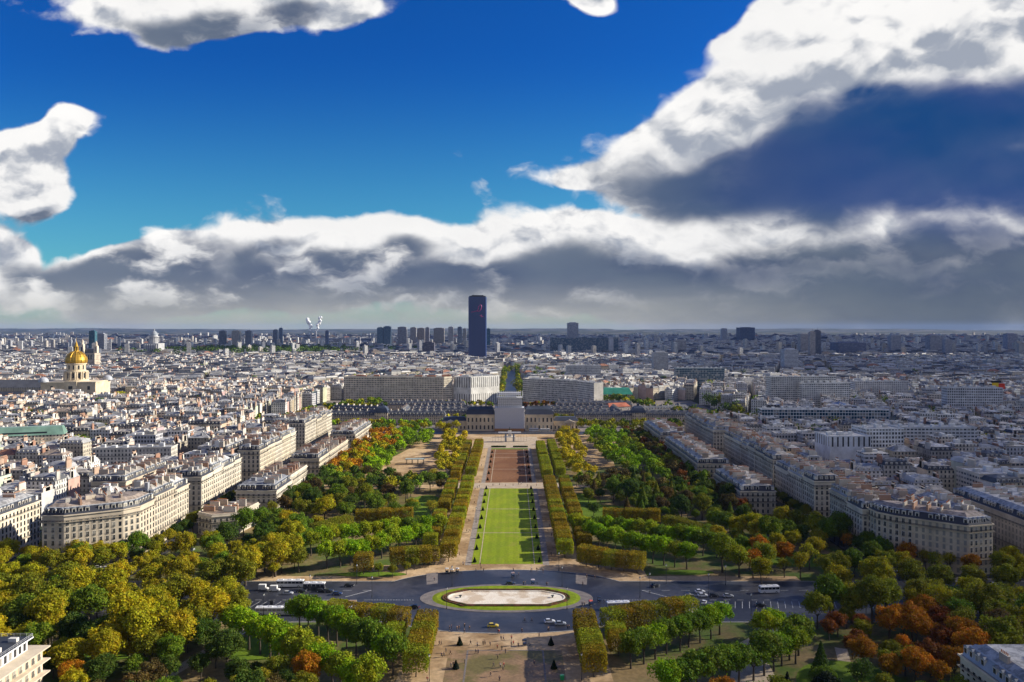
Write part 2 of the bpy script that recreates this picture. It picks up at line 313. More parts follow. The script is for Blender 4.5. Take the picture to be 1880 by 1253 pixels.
def tag(o, label=None, cat=None, group=None, kind=None):
    if label:
        w = label.split(); assert 4 <= len(w) <= 16, (len(w), label)
        USED.setdefault(label, []).append(o.name); o['label'] = label
    if cat: o['category'] = cat
    if group: o['group'] = group
    if kind: o['kind'] = kind
    return o
def empty(name, loc, rz=0.0, label=None, cat=None, group=None):
    o = bpy.data.objects.new(name, None); COL.objects.link(o); o.location = loc; o.rotation_euler = (0, 0, rz); o.empty_display_size = 0.5
    return tag(o, label, cat, group)
def inst(name, me, parent, loc=(0, 0, 0), rz=0.0, color=None, scale=None):
    o = bpy.data.objects.new(name, me); COL.objects.link(o); o.parent = parent; o.location = loc; o.rotation_euler = (0, 0, rz)
    if color: o.color = (*color, 1.0)
    if scale: o.scale = scale
    return o
ORD = ['first', 'second', 'third', 'fourth', 'fifth', 'sixth', 'seventh', 'eighth', 'ninth', 'tenth', 'eleventh', 'twelfth', 'thirteenth', 'fourteenth', 'fifteenth', 'sixteenth', 'seventeenth', 'eighteenth', 'nineteenth', 'twentieth']
def nth(i):
    if i < 20: return ORD[i]
    k = i + 1; return '%d%s' % (k, {1: 'st', 2: 'nd', 3: 'rd'}.get(k % 10 if k % 100 not in (11, 12, 13) else 0, 'th'))
# ------------------------------------------------------------------ the setting: ground, paths, road, lawns
def sheet(name, polys, z, m, kind='structure', label=None, cat=None):
    b = MB()
    for i, p in enumerate(polys): b.face([(x, y, z + i * .0013) for x, y in p], m)
    o = b.build(name); o['kind'] = kind
    return o
def R4(x0, x1, y0, y1): return [(x0, y0), (x1, y0), (x1, y1), (x0, y1)]
def oval(a, b, n=72, cx=0, cy=355, e=2.0):
    out = []
    for i in range(n):
        t = 2 * math.pi * i / n; c, s_ = math.cos(t), math.sin(t)
        out.append((cx + a * math.copysign(abs(c) ** (2 / e), c), cy + b * math.copysign(abs(s_) ** (2 / e), s_)))
    return out
gb = MB()
gy = [-400, 200, 1500, 4000, 9000, 16000, 26000]
for i in range(len(gy) - 1):
    gb.face([(-26000, gy[i], 0), (26000, gy[i], 0), (26000, gy[i + 1], 0), (-26000, gy[i + 1], 0)], M['ground'])
gb.build('ground')['kind'] = 'structure'
# wooded hills that close the view
hb = MB(); hr = random.Random(3)
def hillh(x):
    s_ = 0
    for k, (f, a) in enumerate(((0.00021, 22), (0.0006, 11), (0.0019, 5), (0.006, 2.5))): s_ += a * math.sin(x * f + k * 1.7)
    return s_
for ring, (yy_, base_, kx) in enumerate(((15500, 62, 0), (20500, 112, 0))):
    prev = None
    for i in range(181):
        x = -16000 + i * 32000 / 180
        h = base_ + hillh(x * 1.1 + ring * 900) + (22 if ring else 12) * max(0, min(1, (-x) / 5000.0)) - (18 if x > 2500 else 0)
        cur = [(x, yy_ - 2300, -2), (x, yy_ - 700, h * 0.75), (x, yy_, h), (x, yy_ + 3000, -2)]
        if prev:
            for j in range(3): hb.face([prev[j], cur[j], cur[j + 1], prev[j + 1]], M['forest'])
        prev = cur
hb.build('hills', smooth=True)['kind'] = 'structure'
sheet('park_floor', [R4(-182, 182, 150, 885)], 0.02, M['park'])
sheet('sandy_path', [R4(-37, 37, 180, 885), R4(-68, 68, 376, 404), R4(-140, -37, 372, 386), R4(37, 140, 372, 386),
                     [(-125, 640), (-52, 640), (-46, 800), (-100, 800)], [(60, 700), (92, 690), (100, 800), (60, 800)], R4(-185, 185, 800, 905),
                     [(-125, 455), (-40, 476), (-40, 482), (-125, 463)], [(40, 476), (125, 455), (125, 463), (40, 482)], R4(-150, -40, 598, 612), R4(40, 150, 602, 612),
                     R4(-37, -26, 612, 640)], 0.04, M['sand'])
sheet('foreground_path', [[(60, 225), (66, 225), (92, 262), (96, 300), (128, 330), (122, 334), (88, 303)], [(-130, 235), (-126, 235), (-98, 330), (-104, 330)], [(104, 235), (108, 235), (128, 298), (124, 300)]], 0.06, M['pale'])
sheet('service_road', [R4(-192, -183, 150, 930), R4(183, 192, 150, 930), R4(-300, -60, 905, 926), R4(60, 300, 905, 926), R4(-60, 60, 905, 928)], 0.05, M['asphalt'])
# lawns of the park
lawns = []
for cx, cy, a, b in ((-58, 540, 13, 34), (62, 520, 26, 22), (50, 560, 12, 20), (-92, 300, 16, 12), (-150, 300, 18, 14), (118, 262, 20, 26), (150, 360, 22, 18), (-66, 389, 17, 4), (88, 392, 14, 4), (96, 240, 18, 20), (150, 415, 25, 14), (-110, 480, 20, 8), (110, 480, 20, 8)):
    lawns.append(oval(a, b, 40, cx, cy))
sheet('park_lawn', lawns, 0.075, M['grass2'])
# cross road with the oval roundabout
road = oval(62, 41, 96, 0, 355, 2.2)
rb = MB(); rb.face([(x, y, 0.10) for x, y in road], M['asphalt'])
ro = rb.build('roundabout_road'); ro['kind'] = 'structure'
sheet('avenue_road', [[(-420, 326), (420, 326), (420, 378), (-420, 378)]], 0.095, M['asphalt'])
sheet('kerb', [oval(62.6, 41.6, 96, 0, 355, 2.2)], 0.09, M['curb'])
sheet('avenue_kerb', [R4(-420, 420, 325.4, 378.6)], 0.085, M['curb'])
ib = MB()
ib.prism(oval(38.5, 18.6, 72, 0, 354.8, 2.0), 0.05, 0.24, M['curb'], (1, 1, 1), mt=M['pave'])
ib.build('island_pavement')['kind'] = 'structure'
sheet('crossing_strip', [[(-37.5, 373), (-32.5, 375), (-34, 392), (-39.5, 390)], [(37.5, 373), (32.5, 375), (34, 392), (39.5, 390)]], 0.115, M['pave'])
lb = MB()
gq = oval(33, 16.3, 72, 0, 355, 2.2)
lb.frus(gq, 0.24, oval(31, 14.5, 72, 0, 355, 2.2), 0.62, M['grass'], (1, 1, 1)); lb.frus(oval(31, 14.5, 72, 0, 355, 2.2), 0.62, oval(26.5, 10.5, 72, 0, 354, 2.2), 0.5, M['grass'], (1, 1, 1))
lb.face([(x, y, 0.5) for x, y in oval(26.5, 10.5, 72, 0, 354, 2.2)], M['grass']); lb.build('island_lawn', smooth=True)['kind'] = 'structure'
# markings
pm = MB()
def strip(b, a, c, w, z, m, dash=None):
    a = Vector(a); c = Vector(c); d = (c - a); L = d.length; d.normalize(); n = Vector((-d.y, d.x)) * w / 2; s_ = 0
    while s_ < L:
        e = min(L, s_ + (dash[0] if dash else L)); p, q = a + d * s_, a + d * e
        b.face([(*(p - n), z), (*(q - n), z), (*(q + n), z), (*(p + n), z)], m); s_ = e + (dash[1] if dash else 0)
for sx in (-1, 1):
    for i in range(17):
        x = sx * (92 + i * 3.1); strip(pm, (x, 341.5), (x + 2.4, 350), 0.16, 0.125, M['paint'])
    strip(pm, (sx * 60, 352), (sx * 300, 352), 0.2, 0.126, M['paint'], (3, 3)); strip(pm, (sx * 62, 340.5), (sx * 88, 340.5), 0.35, 0.127, M['paint'])
    strip(pm, (sx * 62, 365), (sx * 190, 365), 0.18, 0.128, M['paint'], (4, 5)); strip(pm, (sx * 41, 352), (sx * 60, 352), 0.3, 0.129, M['paint'], (0.7, 0.5))
    strip(pm, (sx * 62, 365), (sx * 72, 356), 0.3, 0.131, M['paint'])
pm.build('road_markings')['kind'] = 'structure'
tb = MB()
for sx in (-1, 1): tb.prism([(sx * 66, 349.5), (sx * 82, 346), (sx * 82, 351.5), (sx * 66, 351.5)][::sx], 0.0, 0.25, M['curb'], (1, 1, 1), mt=M['mud'])
tb.build('traffic_island')['kind'] = 'structure'
# central lawns with their gravel lines
def field(y0, y1, m, name, cross, hw=18.2, zz=0.07):
    sheet(name, [R4(-hw, hw, y0, y1)], zz, m)
field(406, 598, M['grass'], 'great_lawn', None); field(622, 792, M['brown'], 'bare_field', None, 18.2); field(180, 297, M['mud'], 'worn_lawn', None, 21, 0.06)
gl = MB()
for x in (-14.0, 14.0):
    strip(gl, (x, 406), (x, 598), 0.45, 0.085, M['pale']); strip(gl, (x, 622), (x, 792), 0.5, 0.085, M['pale']); strip(gl, (x, 200), (x, 297), 0.6, 0.085, M['pave'])
for y in (468, 530): strip(gl, (-18, y), (18, y), 0.8, 0.089, M['pale'])
for y in (680, 742, 765): strip(gl, (-18, y), (18, y), 0.9, 0.089, M['pale'])
strip(gl, (-14, 297), (14, 297), 0.6, 0.089, M['pave']); gl.build('gravel_lines')['kind'] = 'structure'
for sx in (-1, 1):
    sheet('gravel_border', [[(sx * 18.3, 404), (sx * 21.5, 404), (sx * 21.5, 800), (sx * 18.3, 800)][::sx]], 0.06, M['gravel'])
sheet('cross_path', [R4(-48, 48, 599, 620), R4(-30, 30, 800, 885)], 0.065, M['pale'])
sheet('field_edge', [R4(-18.2, 18.2, 792, 800)], 0.08, M['grass2'])
# basin (a thing): dry pale stone pool with rim and flower bed round it
def basin_outline(k=0.0):
    pts = []
    def arc(cx, cy, r, a0, a1, n=10):
        for i in range(n + 1):
            t = R(a0 + (a1 - a0) * i / n); pts.append((cx + r * math.cos(t), cy + r * math.sin(t)))
    pts.append((-16 - k, 345.5 - k)); pts.append((16 + k, 345.5 - k))
    arc(20.5, 354, 5 + k, -60, 60); pts.append((16 + k, 362 + k)); pts.append((-16 - k, 362 + k)); arc(-20.5, 354, 5 + k, 120, 240); pts.insert(0, (-18 - k, 348.5 - k)) if False else None
    return pts
bas = empty('basin', (0, 354, 0), 0, 'long dry pale stone basin in the middle of the green roundabout island', 'basin')
def shift(b):
    b.v = [(x, y - 354, z) for x, y, z in b.v]; return b
q = MB(); q.face([(x, y, 0.56) for x, y in basin_outline(0)], M['stonep']); shift(q).build('basin_floor', bas)
q = MB(); o1 = basin_outline(0.0); o2 = basin_outline(0.7); q.frus(o2, 0.5, o2, 0.85, M['curb'], (1,) * 3); q.frus(o2, 0.85, o1, 0.87, M['stonep'], (1,) * 3); q.frus(o1, 0.87, o1, 0.56, M['stonep'], (1,) * 3); shift(q).build('basin_rim', bas)
q = MB()
for k0, k1 in ((1.1, 1.7), (2.3, 2.9)):
    a_, b_ = basin_outline(k1), basin_outline(k0)
    q.frus(a_, 0.5, a_, 0.95, M['flowers'], (1,) * 3); q.frus(a_, 0.95, b_, 0.95, M['flowers'], (1,) * 3); q.frus(b_, 0.95, b_, 0.5, M['flowers'], (1,) * 3)
tag(q.build('flower_bed'), 'double ring of low reddish brown clipped bedding around the dry basin', 'flower bed')
for i, x in enumerate((-20.5, 20.5)):
    q = MB(); q.cyl(0, 0, 0, 0.7, 0.35, 0.2, 8, M['bronze']); q.cyl(0, 0, 0.7, 0.9, 0.7, 0.7, 8, M['bronze']); q.tube((0, 0, .8), (0.5, 0.2, 1.5), 0.12, 0.05, 5, M['bronze'])
    o = q.build('fountain_nozzle'); o.location = (x, 354, 0.56); tag(o, 'small dark fountain head in the %s round lobe of the basin' % ('left', 'right')[i], 'fountain')
# ------------------------------------------------------------------ trees
nr = np.random.default_rng(5)
def leafmesh(name, C, N, size, tag_=None):
    """C centres (n,3), N outward directions; one tilted leaf clump quad per centre"""
    n = len(C); d = N + nr.normal(0, 0.55, (n, 3)); d /= np.linalg.norm(d, axis=1)[:, None] + 1e-9
    t = np.cross(d, nr.normal(0, 1, (n, 3))); t /= np.linalg.norm(t, axis=1)[:, None] + 1e-9; b = np.cross(d, t)
    s = (size * nr.uniform(0.6, 1.35, n))[:, None]; s2 = s * nr.uniform(0.55, 1.0, (n, 1))
    V = np.stack([C - t * s * .5, C - b * s2 * .5, C + t * s * .5, C + b * s2 * .5], 1).reshape(-1, 3).astype(np.float32)
    me = bpy.data.meshes.new(name); me.vertices.add(4 * n); me.vertices.foreach_set('co', V.ravel())
    me.loops.add(4 * n); me.loops.foreach_set('vertex_index', np.arange(4 * n, dtype=np.int32)); me.polygons.add(n)
    me.polygons.foreach_set('loop_start', np.arange(0, 4 * n, 4, dtype=np.int32)); me.polygons.foreach_set('loop_total', np.full(n, 4, dtype=np.int32))
    a = me.attributes.new('leaf', 'FLOAT', 'FACE'); a.data.foreach_set('value', nr.uniform(0, 1, n).astype(np.float32) if tag_ is None else tag_.astype(np.float32))
    me.materials.append(M['leaf']); me.update(calc_edges=True); return me
def crown_pts(R_, H, n, lobes=22, seed=0, zc=0.0, rs=1.0):
    """points on lumpy lobes filling an ellipsoid of radius R_, height H"""
    r = np.random.default_rng(seed); L = []
    for i in range(lobes):
        v = r.normal(0, 1, 3); v /= np.linalg.norm(v); v[2] = abs(v[2]) * 1.0 if r.random() < 0.72 else -abs(v[2]) * 0.75
        k = r.uniform(0.45, 0.78); rad = r.uniform(0.24, 0.42) * R_ * rs
        L.append((v * k * np.array([R_, R_, H / 2]), rad))
    L.append((np.array([0, 0, 0.0]), 0.5 * min(R_, H / 2)))
    w = np.array([q[1] ** 2 for q in L]); w /= w.sum(); idx = r.choice(len(L), n, p=w)
    st_ = r.uniform(.75, 1.35, (len(L), 3))[idx]; c = np.array([L[i][0] for i in idx]); rad = np.array([L[i][1] for i in idx])
    d = r.normal(0, 1, (n, 3)); d /= np.linalg.norm(d, axis=1)[:, None]; d[:, 2] = np.where(r.random(n) < 0.6, np.abs(d[:, 2]), d[:, 2])
    p = c + d * st_ * (rad * r.uniform(0.72, 1.1, n))[:, None]
    tone = np.array([r.uniform(0.0, 1) for _ in L])[idx] * 0.4 + r.uniform(0, 0.6, n)
    p += r.normal(0, .16, (n, 3)) * (1 + 2.2 * (r.random((n, 1)) > .9)); p[:, 2] += zc; return p, d, tone
def trunk_mesh(name, h, r, seed, spread=3.0):
    rr = random.Random(seed); b = MB(); q = (rr.uniform(-.3, .3), rr.uniform(-.3, .3), h)
    b.tube((0, 0, -0.2), (0, 0, h * .5), r * 1.3, r, 7, M['bark']); b.tube((0, 0, h * .5), q, r, r * .7, 7, M['bark'])
    for i in range(5):
        a = i * 1.256 + rr.uniform(-.3, .3); e = (q[0] + math.cos(a) * spread * .5, q[1] + math.sin(a) * spread * .5, h + rr.uniform(1.5, 3)); b.tube(q, e, r * .5, r * .28, 5, M['bark'])
        b.tube(e, (q[0] + math.cos(a) * spread, q[1] + math.sin(a) * spread, h + rr.uniform(3, 5)), r * .28, r * .12, 5, M['bark'])
    return b.mesh(name)
TV = {}
def variant(kind, seed):
    if kind == 'broad': p, d, t = crown_pts(6.5, 11.0, 7200, 46, seed, 9.8, rs=.72); return leafmesh('broad_crown', p, d, 0.58, t), trunk_mesh('tree_trunk', 5.2, 0.38, seed)
    if kind == 'round': p, d, t = crown_pts(4.4, 6.6, 4800, 32, seed, 6.6, rs=.75); return leafmesh('round_crown', p, d, 0.48, t), trunk_mesh('tree_trunk', 3.6, 0.24, seed, 2.2)
    if kind == 'sparse':
        p, d, t = crown_pts(5.0, 10.0, 1500, 20, seed, 8.6); m_ = leafmesh('sparse_crown', p, d, 0.55, t)
        rr = random.Random(seed); b = MB(); b.tube((0, 0, -.2), (0, 0, 5), .35, .25, 7, M['bark'])
        for i in range(9):
            a = i * .9; e = Vector((math.cos(a) * 1.8, math.sin(a) * 1.8, 7.5 + rr.uniform(-1, 1))); b.tube((0, 0, 3.8 + i * .2), e, .16, .09, 5, M['bark'])
            for k in range(4):
                f = e + Vector((rr.uniform(-.6, 1.6) * math.cos(a) * 1.6, rr.uniform(-.6, 1.6) * math.sin(a) * 1.6, rr.uniform(1.5, 5))); b.tube(e, f, .08, .03, 4, M['bark'])
        return m_, b.mesh('tree_trunk')
    if kind == 'conifer':
        r = np.random.default_rng(seed); n = 3600; z = r.uniform(0, 1, n) ** 1.25; tier = np.floor(z * 7) / 7; rad = (1 - z) * 4.2 * (0.75 + 0.35 * (1 - (z - tier) * 7)) * r.uniform(0.55, 1, n) ** 0.5 + 0.15
        a = r.uniform(0, 6.283, n); p = np.stack([np.cos(a) * rad, np.sin(a) * rad, 2 + z * 12], 1); d = np.stack([np.cos(a), np.sin(a), np.full(n, .6)], 1)
        b = MB(); b.tube((0, 0, -.2), (0, 0, 13), .3, .05, 7, M['bark']); return leafmesh('conifer_crown', p, d, 0.55), b.mesh('tree_trunk')
    if kind == 'clipped':     # 8.4 wide, 7 long, box from z 3 to 10.2
        r = np.random.default_rng(seed); n = 3700; W_, L_, z0, z1 = 8.4, 7.3, 3.0, 10.2
        f = r.choice(6, n, p=[.19, .19, .16, .16, .22, .08]); u = r.uniform(-.5, .5, (n, 2)); p = np.zeros((n, 3)); d = np.zeros((n, 3)); h = z1 - z0; zm = (z0 + z1) / 2
        for k in range(6):
            s_ = f == k; sg = -1 if k % 2 else 1
            if k < 2: p[s_] = np.stack([np.full(s_.sum(), sg * W_ / 2), u[s_, 0] * L_, zm + u[s_, 1] * h], 1); d[s_, 0] = sg
            elif k < 4: p[s_] = np.stack([u[s_, 0] * W_, np.full(s_.sum(), sg * L_ / 2), zm + u[s_, 1] * h], 1); d[s_, 1] = sg
            else: p[s_] = np.stack([u[s_, 0] * W_, u[s_, 1] * L_, np.full(s_.sum(), zm + sg * h / 2)], 1); d[s_, 2] = sg
        p -= d * (r.uniform(0, 1, n) ** 2 * 1.1)[:, None]; p += r.normal(0, 0.20, (n, 3)); cs = 1 - 0.05 * ((np.abs(p[:, 0]) / 4.2) ** 6 * (np.abs(p[:, 2] - zm) / 3.6) ** 6); p *= cs[:, None]
        return leafmesh('clipped_crown', p, d, 0.50), trunk_mesh('tree_trunk', 3.6, 0.2, seed, 1.6)
    if kind == 'cone':
        r = np.random.default_rng(seed); n = 1800; z = r.uniform(0, 1, n) ** 1.3; a = r.uniform(0, 6.283, n); rad = (1 - z) * 1.25 * r.uniform(.85, 1.02, n) + .03
        p = np.stack([np.cos(a) * rad, np.sin(a) * rad, .25 + z * 3.2], 1); d = np.stack([np.cos(a), np.sin(a), np.full(n, .35)], 1)
        b = MB(); b.tube((0, 0, -.1), (0, 0, 2.8), .12, .03, 6, M['bark']); return leafmesh('yew_foliage', p, d, 0.34), b.mesh('tree_trunk')
NV = {'broad': 7, 'round': 5, 'sparse': 3, 'conifer': 2, 'clipped': 4, 'cone': 1}
for k_, n_ in NV.items(): TV[k_] = [variant(k_, 11 + i * 3) for i in range(n_)]
COLS = {'gold green': (0.34, 0.31, 0.010), 'olive': (0.20, 0.215, 0.012), 'mid green': (0.125, 0.20, 0.012), 'dark green': (0.062, 0.108, 0.012), 'bright green': (0.22, 0.36, 0.006),
        'yellow': (0.48, 0.38, 0.010), 'orange': (0.40, 0.175, 0.008), 'russet': (0.21, 0.075, 0.014), 'brownish': (0.115, 0.085, 0.022), 'lime': (0.26, 0.31, 0.010), 'blackish green': (0.014, 0.026, 0.010), 'clipped olive': (0.27, 0.21, 0.012), 'clipped green': (0.27, 0.30, 0.014)}
KNAME = {'broad': 'broadleaf_tree', 'round': 'round_headed_tree', 'sparse': 'thinning_tree', 'conifer': 'conifer_tree', 'clipped': 'clipped_tree', 'cone': 'cone_shrub'}
KW = {'broad': 'tall spreading', 'round': 'small round-headed', 'sparse': 'half-bare', 'conifer': 'pointed conifer', 'clipped': 'box-clipped', 'cone': 'cone-clipped'}
TREES = []      # (kind, colour name, x, y, scale, rot, zone)
def T(kind, col, x, y, s=1.0, rot=None, zone='wood'):
    for bx0, bx1, by0, by1 in BLOCKED:
        if bx0 < x < bx1 and by0 < y < by1: return
    if kind in ('broad', 'sparse', 'conifer'): s *= 1.12
    if kind == 'round': s *= 1.1
    TREES.append((kind, col, x, y, s, rot if rot is not None else rng.uniform(0, 6.28), zone))
BLOCKED = [(-39, 39, 314, 396)]
def row(kind, cols, pts, step, s=1.0, jit=0.5, zone='row', rotf=None):
    """trees along a polyline, evenly spaced"""
    rest = 0.0
    for (x0, y0), (x1, y1) in zip(pts, pts[1:]):
        L = math.hypot(x1 - x0, y1 - y0); a = math.atan2(y1 - y0, x1 - x0); s_ = rest
        while s_ < L:
            k = s_ / L; T(kind, rng.choice(cols), x0 + (x1 - x0) * k + rng.uniform(-jit, jit), y0 + (y1 - y0) * k + rng.uniform(-jit, jit), s * rng.uniform(.94, 1.06) if jit else s, (a - math.pi / 2 if rotf else None), zone); s_ += step
        rest = s_ - L
PLACED = []
def scatter(poly_, n, kinds, cols, smin, smax, dmin, zone, avoid=()):
    n = int(n * 1.3); dmin *= .88
    x0 = min(p[0] for p in poly_); x1 = max(p[0] for p in poly_); y0 = min(p[1] for p in poly_); y1 = max(p[1] for p in poly_); k = 0
    for _ in range(n * 40):
        if k >= n: break
        x, y = rng.uniform(x0, x1), rng.uniform(y0, y1); ins = False
        for i in range(len(poly_)):
            (a, b), (c, d) = poly_[i - 1], poly_[i]
            if (b > y) != (d > y) and x < (c - a) * (y - b) / (d - b) + a: ins = not ins
        if not ins or any((x - p) ** 2 + (y - q_) ** 2 < dmin * dmin for p, q_ in PLACED): continue
        if any(((x - a) / b) ** 2 + ((y - c) / d) ** 2 < 1 for a, c, b, d in avoid): continue
        PLACED.append((x, y)); k += 1; T(rng.choice(kinds), rng.choice(cols), x, y, rng.uniform(smin, smax), None, zone)
HED = ['clipped olive', 'clipped olive', 'clipped green']
# hedge rows beside the lawns: inner and outer row on each side
for sx, sn in ((-1, 'left'), (1, 'right')):
    for k, xx in enumerate((30.2, 41.5)):
        zn = '%s clipped row %s the great lawn' % ('inner' if k == 0 else 'outer', 'left of' if sx < 0 else 'right of')
        y = 410.0 + 20 * k; gap = 0
        while y < 796:
            if not (597 < y < 622) and rng.random() > (0.16 if sx < 0 else 0.05): T('clipped', rng.choice(HED if y < 620 or sx < 0 else ['clipped green']), sx * xx, y, 1.0 if k == 0 else .93, 0.0, zn)
            gap += 1; y += 7.2 if gap % (3 if y < 600 else 6) else 11.0
    zn = 'clipped row beside the sandy plaza on the %s' % sn
    row('clipped', HED, [(sx * 30.6, 309), (sx * 30.6, 272)], 6.9, 1.0, 0, zn, 1)
    row('clipped', HED, [(sx * 41.5, 300), (sx * 41.5, 284)], 8.2, 0.86, 0, zn, 1)
    row('clipped', HED, [(sx * 42, 312), (sx * 60, 320), (sx * 78, 326)] if sx > 0 else [(-42, 313), (-72, 321)], 6.8, 1.0, 0, 'clipped arc near the road on the %s' % sn, 1)
    row('clipped', HED, [(sx * 40, 402), (sx * 54, 395), (sx * 70, 389)] if sx > 0 else [(-42, 402), (-58, 398)], 6.6, 1.0, 0, 'clipped arc behind the roundabout on the %s' % sn, 1)
    row('round', ['bright green', 'bright green', 'lime'], [(sx * 46, 438), (sx * 62, 419), (sx * 78, 404), (sx * 94, 395)], 6.0, 1.25, 0.5, 'front bright arc behind the roundabout on the %s' % sn)
    row('round', ['bright green', 'mid green', 'lime'], [(sx * 40, 458), (sx * 66, 447), (sx * 90, 432), (sx * 112, 415)], 6.2, 1.25, 0.7, 'rear bright arc behind the roundabout on the %s' % sn)
    row('clipped', ['clipped olive'], [(sx * 62, 490), (sx * 90, 487)], 6.9, .95, 0, 'clipped wall of trees in the %s garden' % sn, 1)
    row('clipped', ['olive'], [(sx * 96, 470), (sx * 108, 452)], 6.9, .95, 0, 'clipped wall of trees in the %s garden' % sn, 1)
T('clipped', 'clipped olive', -70, 389, 1.05, 0.05, 'lone clipped tree before the bright arc on the left'); T('clipped', 'clipped olive', -38, 404, .9, 0.0, 'lone clipped tree at the corner of the left walk')
for x, y in ((-62, 386), (-55, 384), (-49, 388), (-46, 396)): T('round', 'olive', x, y, .55, None, 'young trees along the sandy kerb on the left')
# foreground bright rows
row('round', ['bright green', 'bright green', 'bright green', 'lime'], [(-105, 305), (-84, 288), (-64, 270), (-42, 252)], 6.2, 1.32, 0.5, 'near bright row in the left foreground')
row('round', ['bright green', 'bright green', 'mid green'], [(-82, 316), (-66, 303), (-46, 285), (-36, 272)], 6.0, 1.28, 0.5, 'rear bright row in the left foreground')
row('round', ['mid green', 'bright green', 'mid green'], [(84, 312), (70, 301), (56, 290), (44, 281)], 6.2, 1.2, 0.6, 'rear bright row in the right foreground')
row('round', ['mid green', 'bright green', 'mid green'], [(108, 292), (90, 275), (70, 263), (50, 254)], 6.2, 1.28, 0.6, 'near bright row in the right foreground')
T('round', 'lime', 104, 285, 1.2, None, 'near bright row in the right foreground'); T('round', 'lime', 98, 300, 1.3, None, 'yellow-green pair above the right foreground row'); T('round', 'bright green', 104, 308, 1.1, None, 'yellow-green pair above the right foreground row')
# foreground woods
av = ((-158, 305, 14, 12), (-92, 300, 10, 8))
row('broad', ['gold green', 'gold green', 'olive'], [(-235, 352), (-118, 353)], 13, 1.0, 2, 'median trees along the left road')
row('broad', ['gold green', 'olive', 'olive'], [(150, 353), (240, 352)], 14, .95, 2, 'median trees along the right road')
scatter([(-250, 376), (-108, 376), (-100, 398), (-118, 420), (-250, 412)], 44, ['broad', 'broad', 'round'], ['gold green', 'gold green', 'olive', 'mid green', 'gold green'], .66, .92, 8, 'wood along the far kerb on the left')
scatter([(-240, 322), (-116, 322), (-116, 336), (-240, 338)], 22, ['broad', 'broad', 'round'], ['gold green', 'gold green', 'olive', 'mid green'], .9, 1.15, 8.5, 'kerbside trees along the left road')
scatter([(-215, 268), (-112, 268), (-104, 322), (-215, 324)], 40, ['broad', 'broad', 'broad', 'round'], ['gold green', 'gold green', 'olive', 'mid green', 'gold green', 'dark green', 'dark green'], .75, 1.12, 8.5, 'wood in the left foreground', av)
scatter([(-143, 225), (-60, 225), (-62, 262), (-104, 290), (-143, 268)], 30, ['broad', 'broad', 'round'], ['dark green', 'mid green', 'olive', 'gold green', 'brownish', 'dark green', 'olive', 'orange', 'mid green'], .62, .95, 8, 'wood at the bottom left')
for x, y, s in ((-138, 292, 1.35), (-128, 283, 1.25), (-172, 300, 1.15), (-122, 372, 1.15), (-112, 385, 1.1)): T('broad', 'gold green', x, y, s, None, 'wood in the left foreground')
scatter([(112, 376), (250, 376), (250, 418), (150, 430), (120, 420)], 34, ['broad', 'broad', 'sparse'], ['olive', 'orange', 'gold green', 'mid green', 'gold green'], .66, .95, 8, 'wood along the far kerb on the right', ((150, 415, 14, 8),))
scatter([(128, 322), (240, 322), (240, 338), (128, 336)], 18, ['broad', 'broad', 'sparse'], ['gold green', 'olive', 'mid green'], .85, 1.1, 8.5, 'kerbside trees along the right road')
T('broad', 'lime', 106, 392, 1.15, None, 'great pale tree at the right road'); T('broad', 'lime', 112, 384, 1.0, None, 'great pale tree at the right road'); T('round', 'gold green', 119, 372, 1.25, None, 'round tree by the right car park'); T('broad', 'gold green', 164, 352, 1.05, None, 'golden tree between the right road and the dark houses')
scatter([(124, 262), (165, 262), (170, 322), (124, 326)], 26, ['broad', 'round', 'round'], ['orange', 'orange', 'russet', 'orange', 'olive'], .7, .95, 6.8, 'orange grove in the right foreground', ((118, 262, 8, 20),))
scatter([(142, 266), (230, 266), (230, 324), (168, 324)], 24, ['broad', 'sparse', 'broad'], ['olive', 'olive', 'brownish', 'mid green', 'gold green'], .85, 1.15, 8.5, 'wood in the right foreground')
scatter([(60, 222), (138, 222), (136, 262), (108, 262), (64, 250)], 15, ['round', 'broad', 'sparse', 'round'], ['dark green', 'mid green', 'orange', 'russet', 'olive'], .65, .95, 8, 'wood at the bottom right', ((96, 240, 12, 14),))
T('broad', 'blackish green', 100, 246, .75, None, 'wood at the bottom right'); T('conifer', 'blackish green', 91, 256, .6, None, 'dark conifer on the right foreground lawn'); T('conifer', 'dark green', 108, 272, .8, None, 'dark conifer on the right foreground lawn')
# gardens between lawn and houses
ga = ((-58, 540, 13, 34), (-60, 620, 30, 9))
scatter([(-148, 478), (-48, 500), (-50, 612), (-148, 640), (-150, 480)], 96, ['broad', 'broad', 'round', 'round', 'sparse'], ['dark green', 'dark green', 'olive', 'mid green', 'mid green', 'gold green', 'brownish'], .72, 1.02, 7.4, 'garden on the left of the great lawn', ga)
scatter([(48, 500), (150, 478), (150, 640), (50, 612)], 92, ['broad', 'broad', 'round', 'round', 'conifer'], ['dark green', 'dark green', 'olive', 'brownish', 'mid green', 'mid green', 'olive'], .72, 1.02, 7.6, 'garden on the right of the great lawn', ((62, 522, 18, 20), (50, 560, 10, 20)))
scatter([(-150, 425), (-112, 425), (-108, 470), (-150, 478)], 15, ['broad', 'broad', 'round'], ['dark green', 'mid green', 'gold green', 'mid green'], .8, 1.05, 8.5, 'clump at the near end of the left villas')
scatter([(112, 428), (192, 436), (150, 480), (112, 475)], 22, ['broad', 'broad', 'round'], ['olive', 'olive', 'mid green', 'gold green'], .8, 1.05, 8.5, 'clump at the near end of the right villas')
row('broad', ['gold green', 'olive', 'dark green'], [(-187, 405), (-187, 620)], 11, .62, 1.0, 'street trees between the villas and tall houses on the left')
row('broad', ['olive', 'dark green'], [(185, 405), (185, 620)], 11, .6, 1.0, 'street trees between the villas and tall houses on the right')
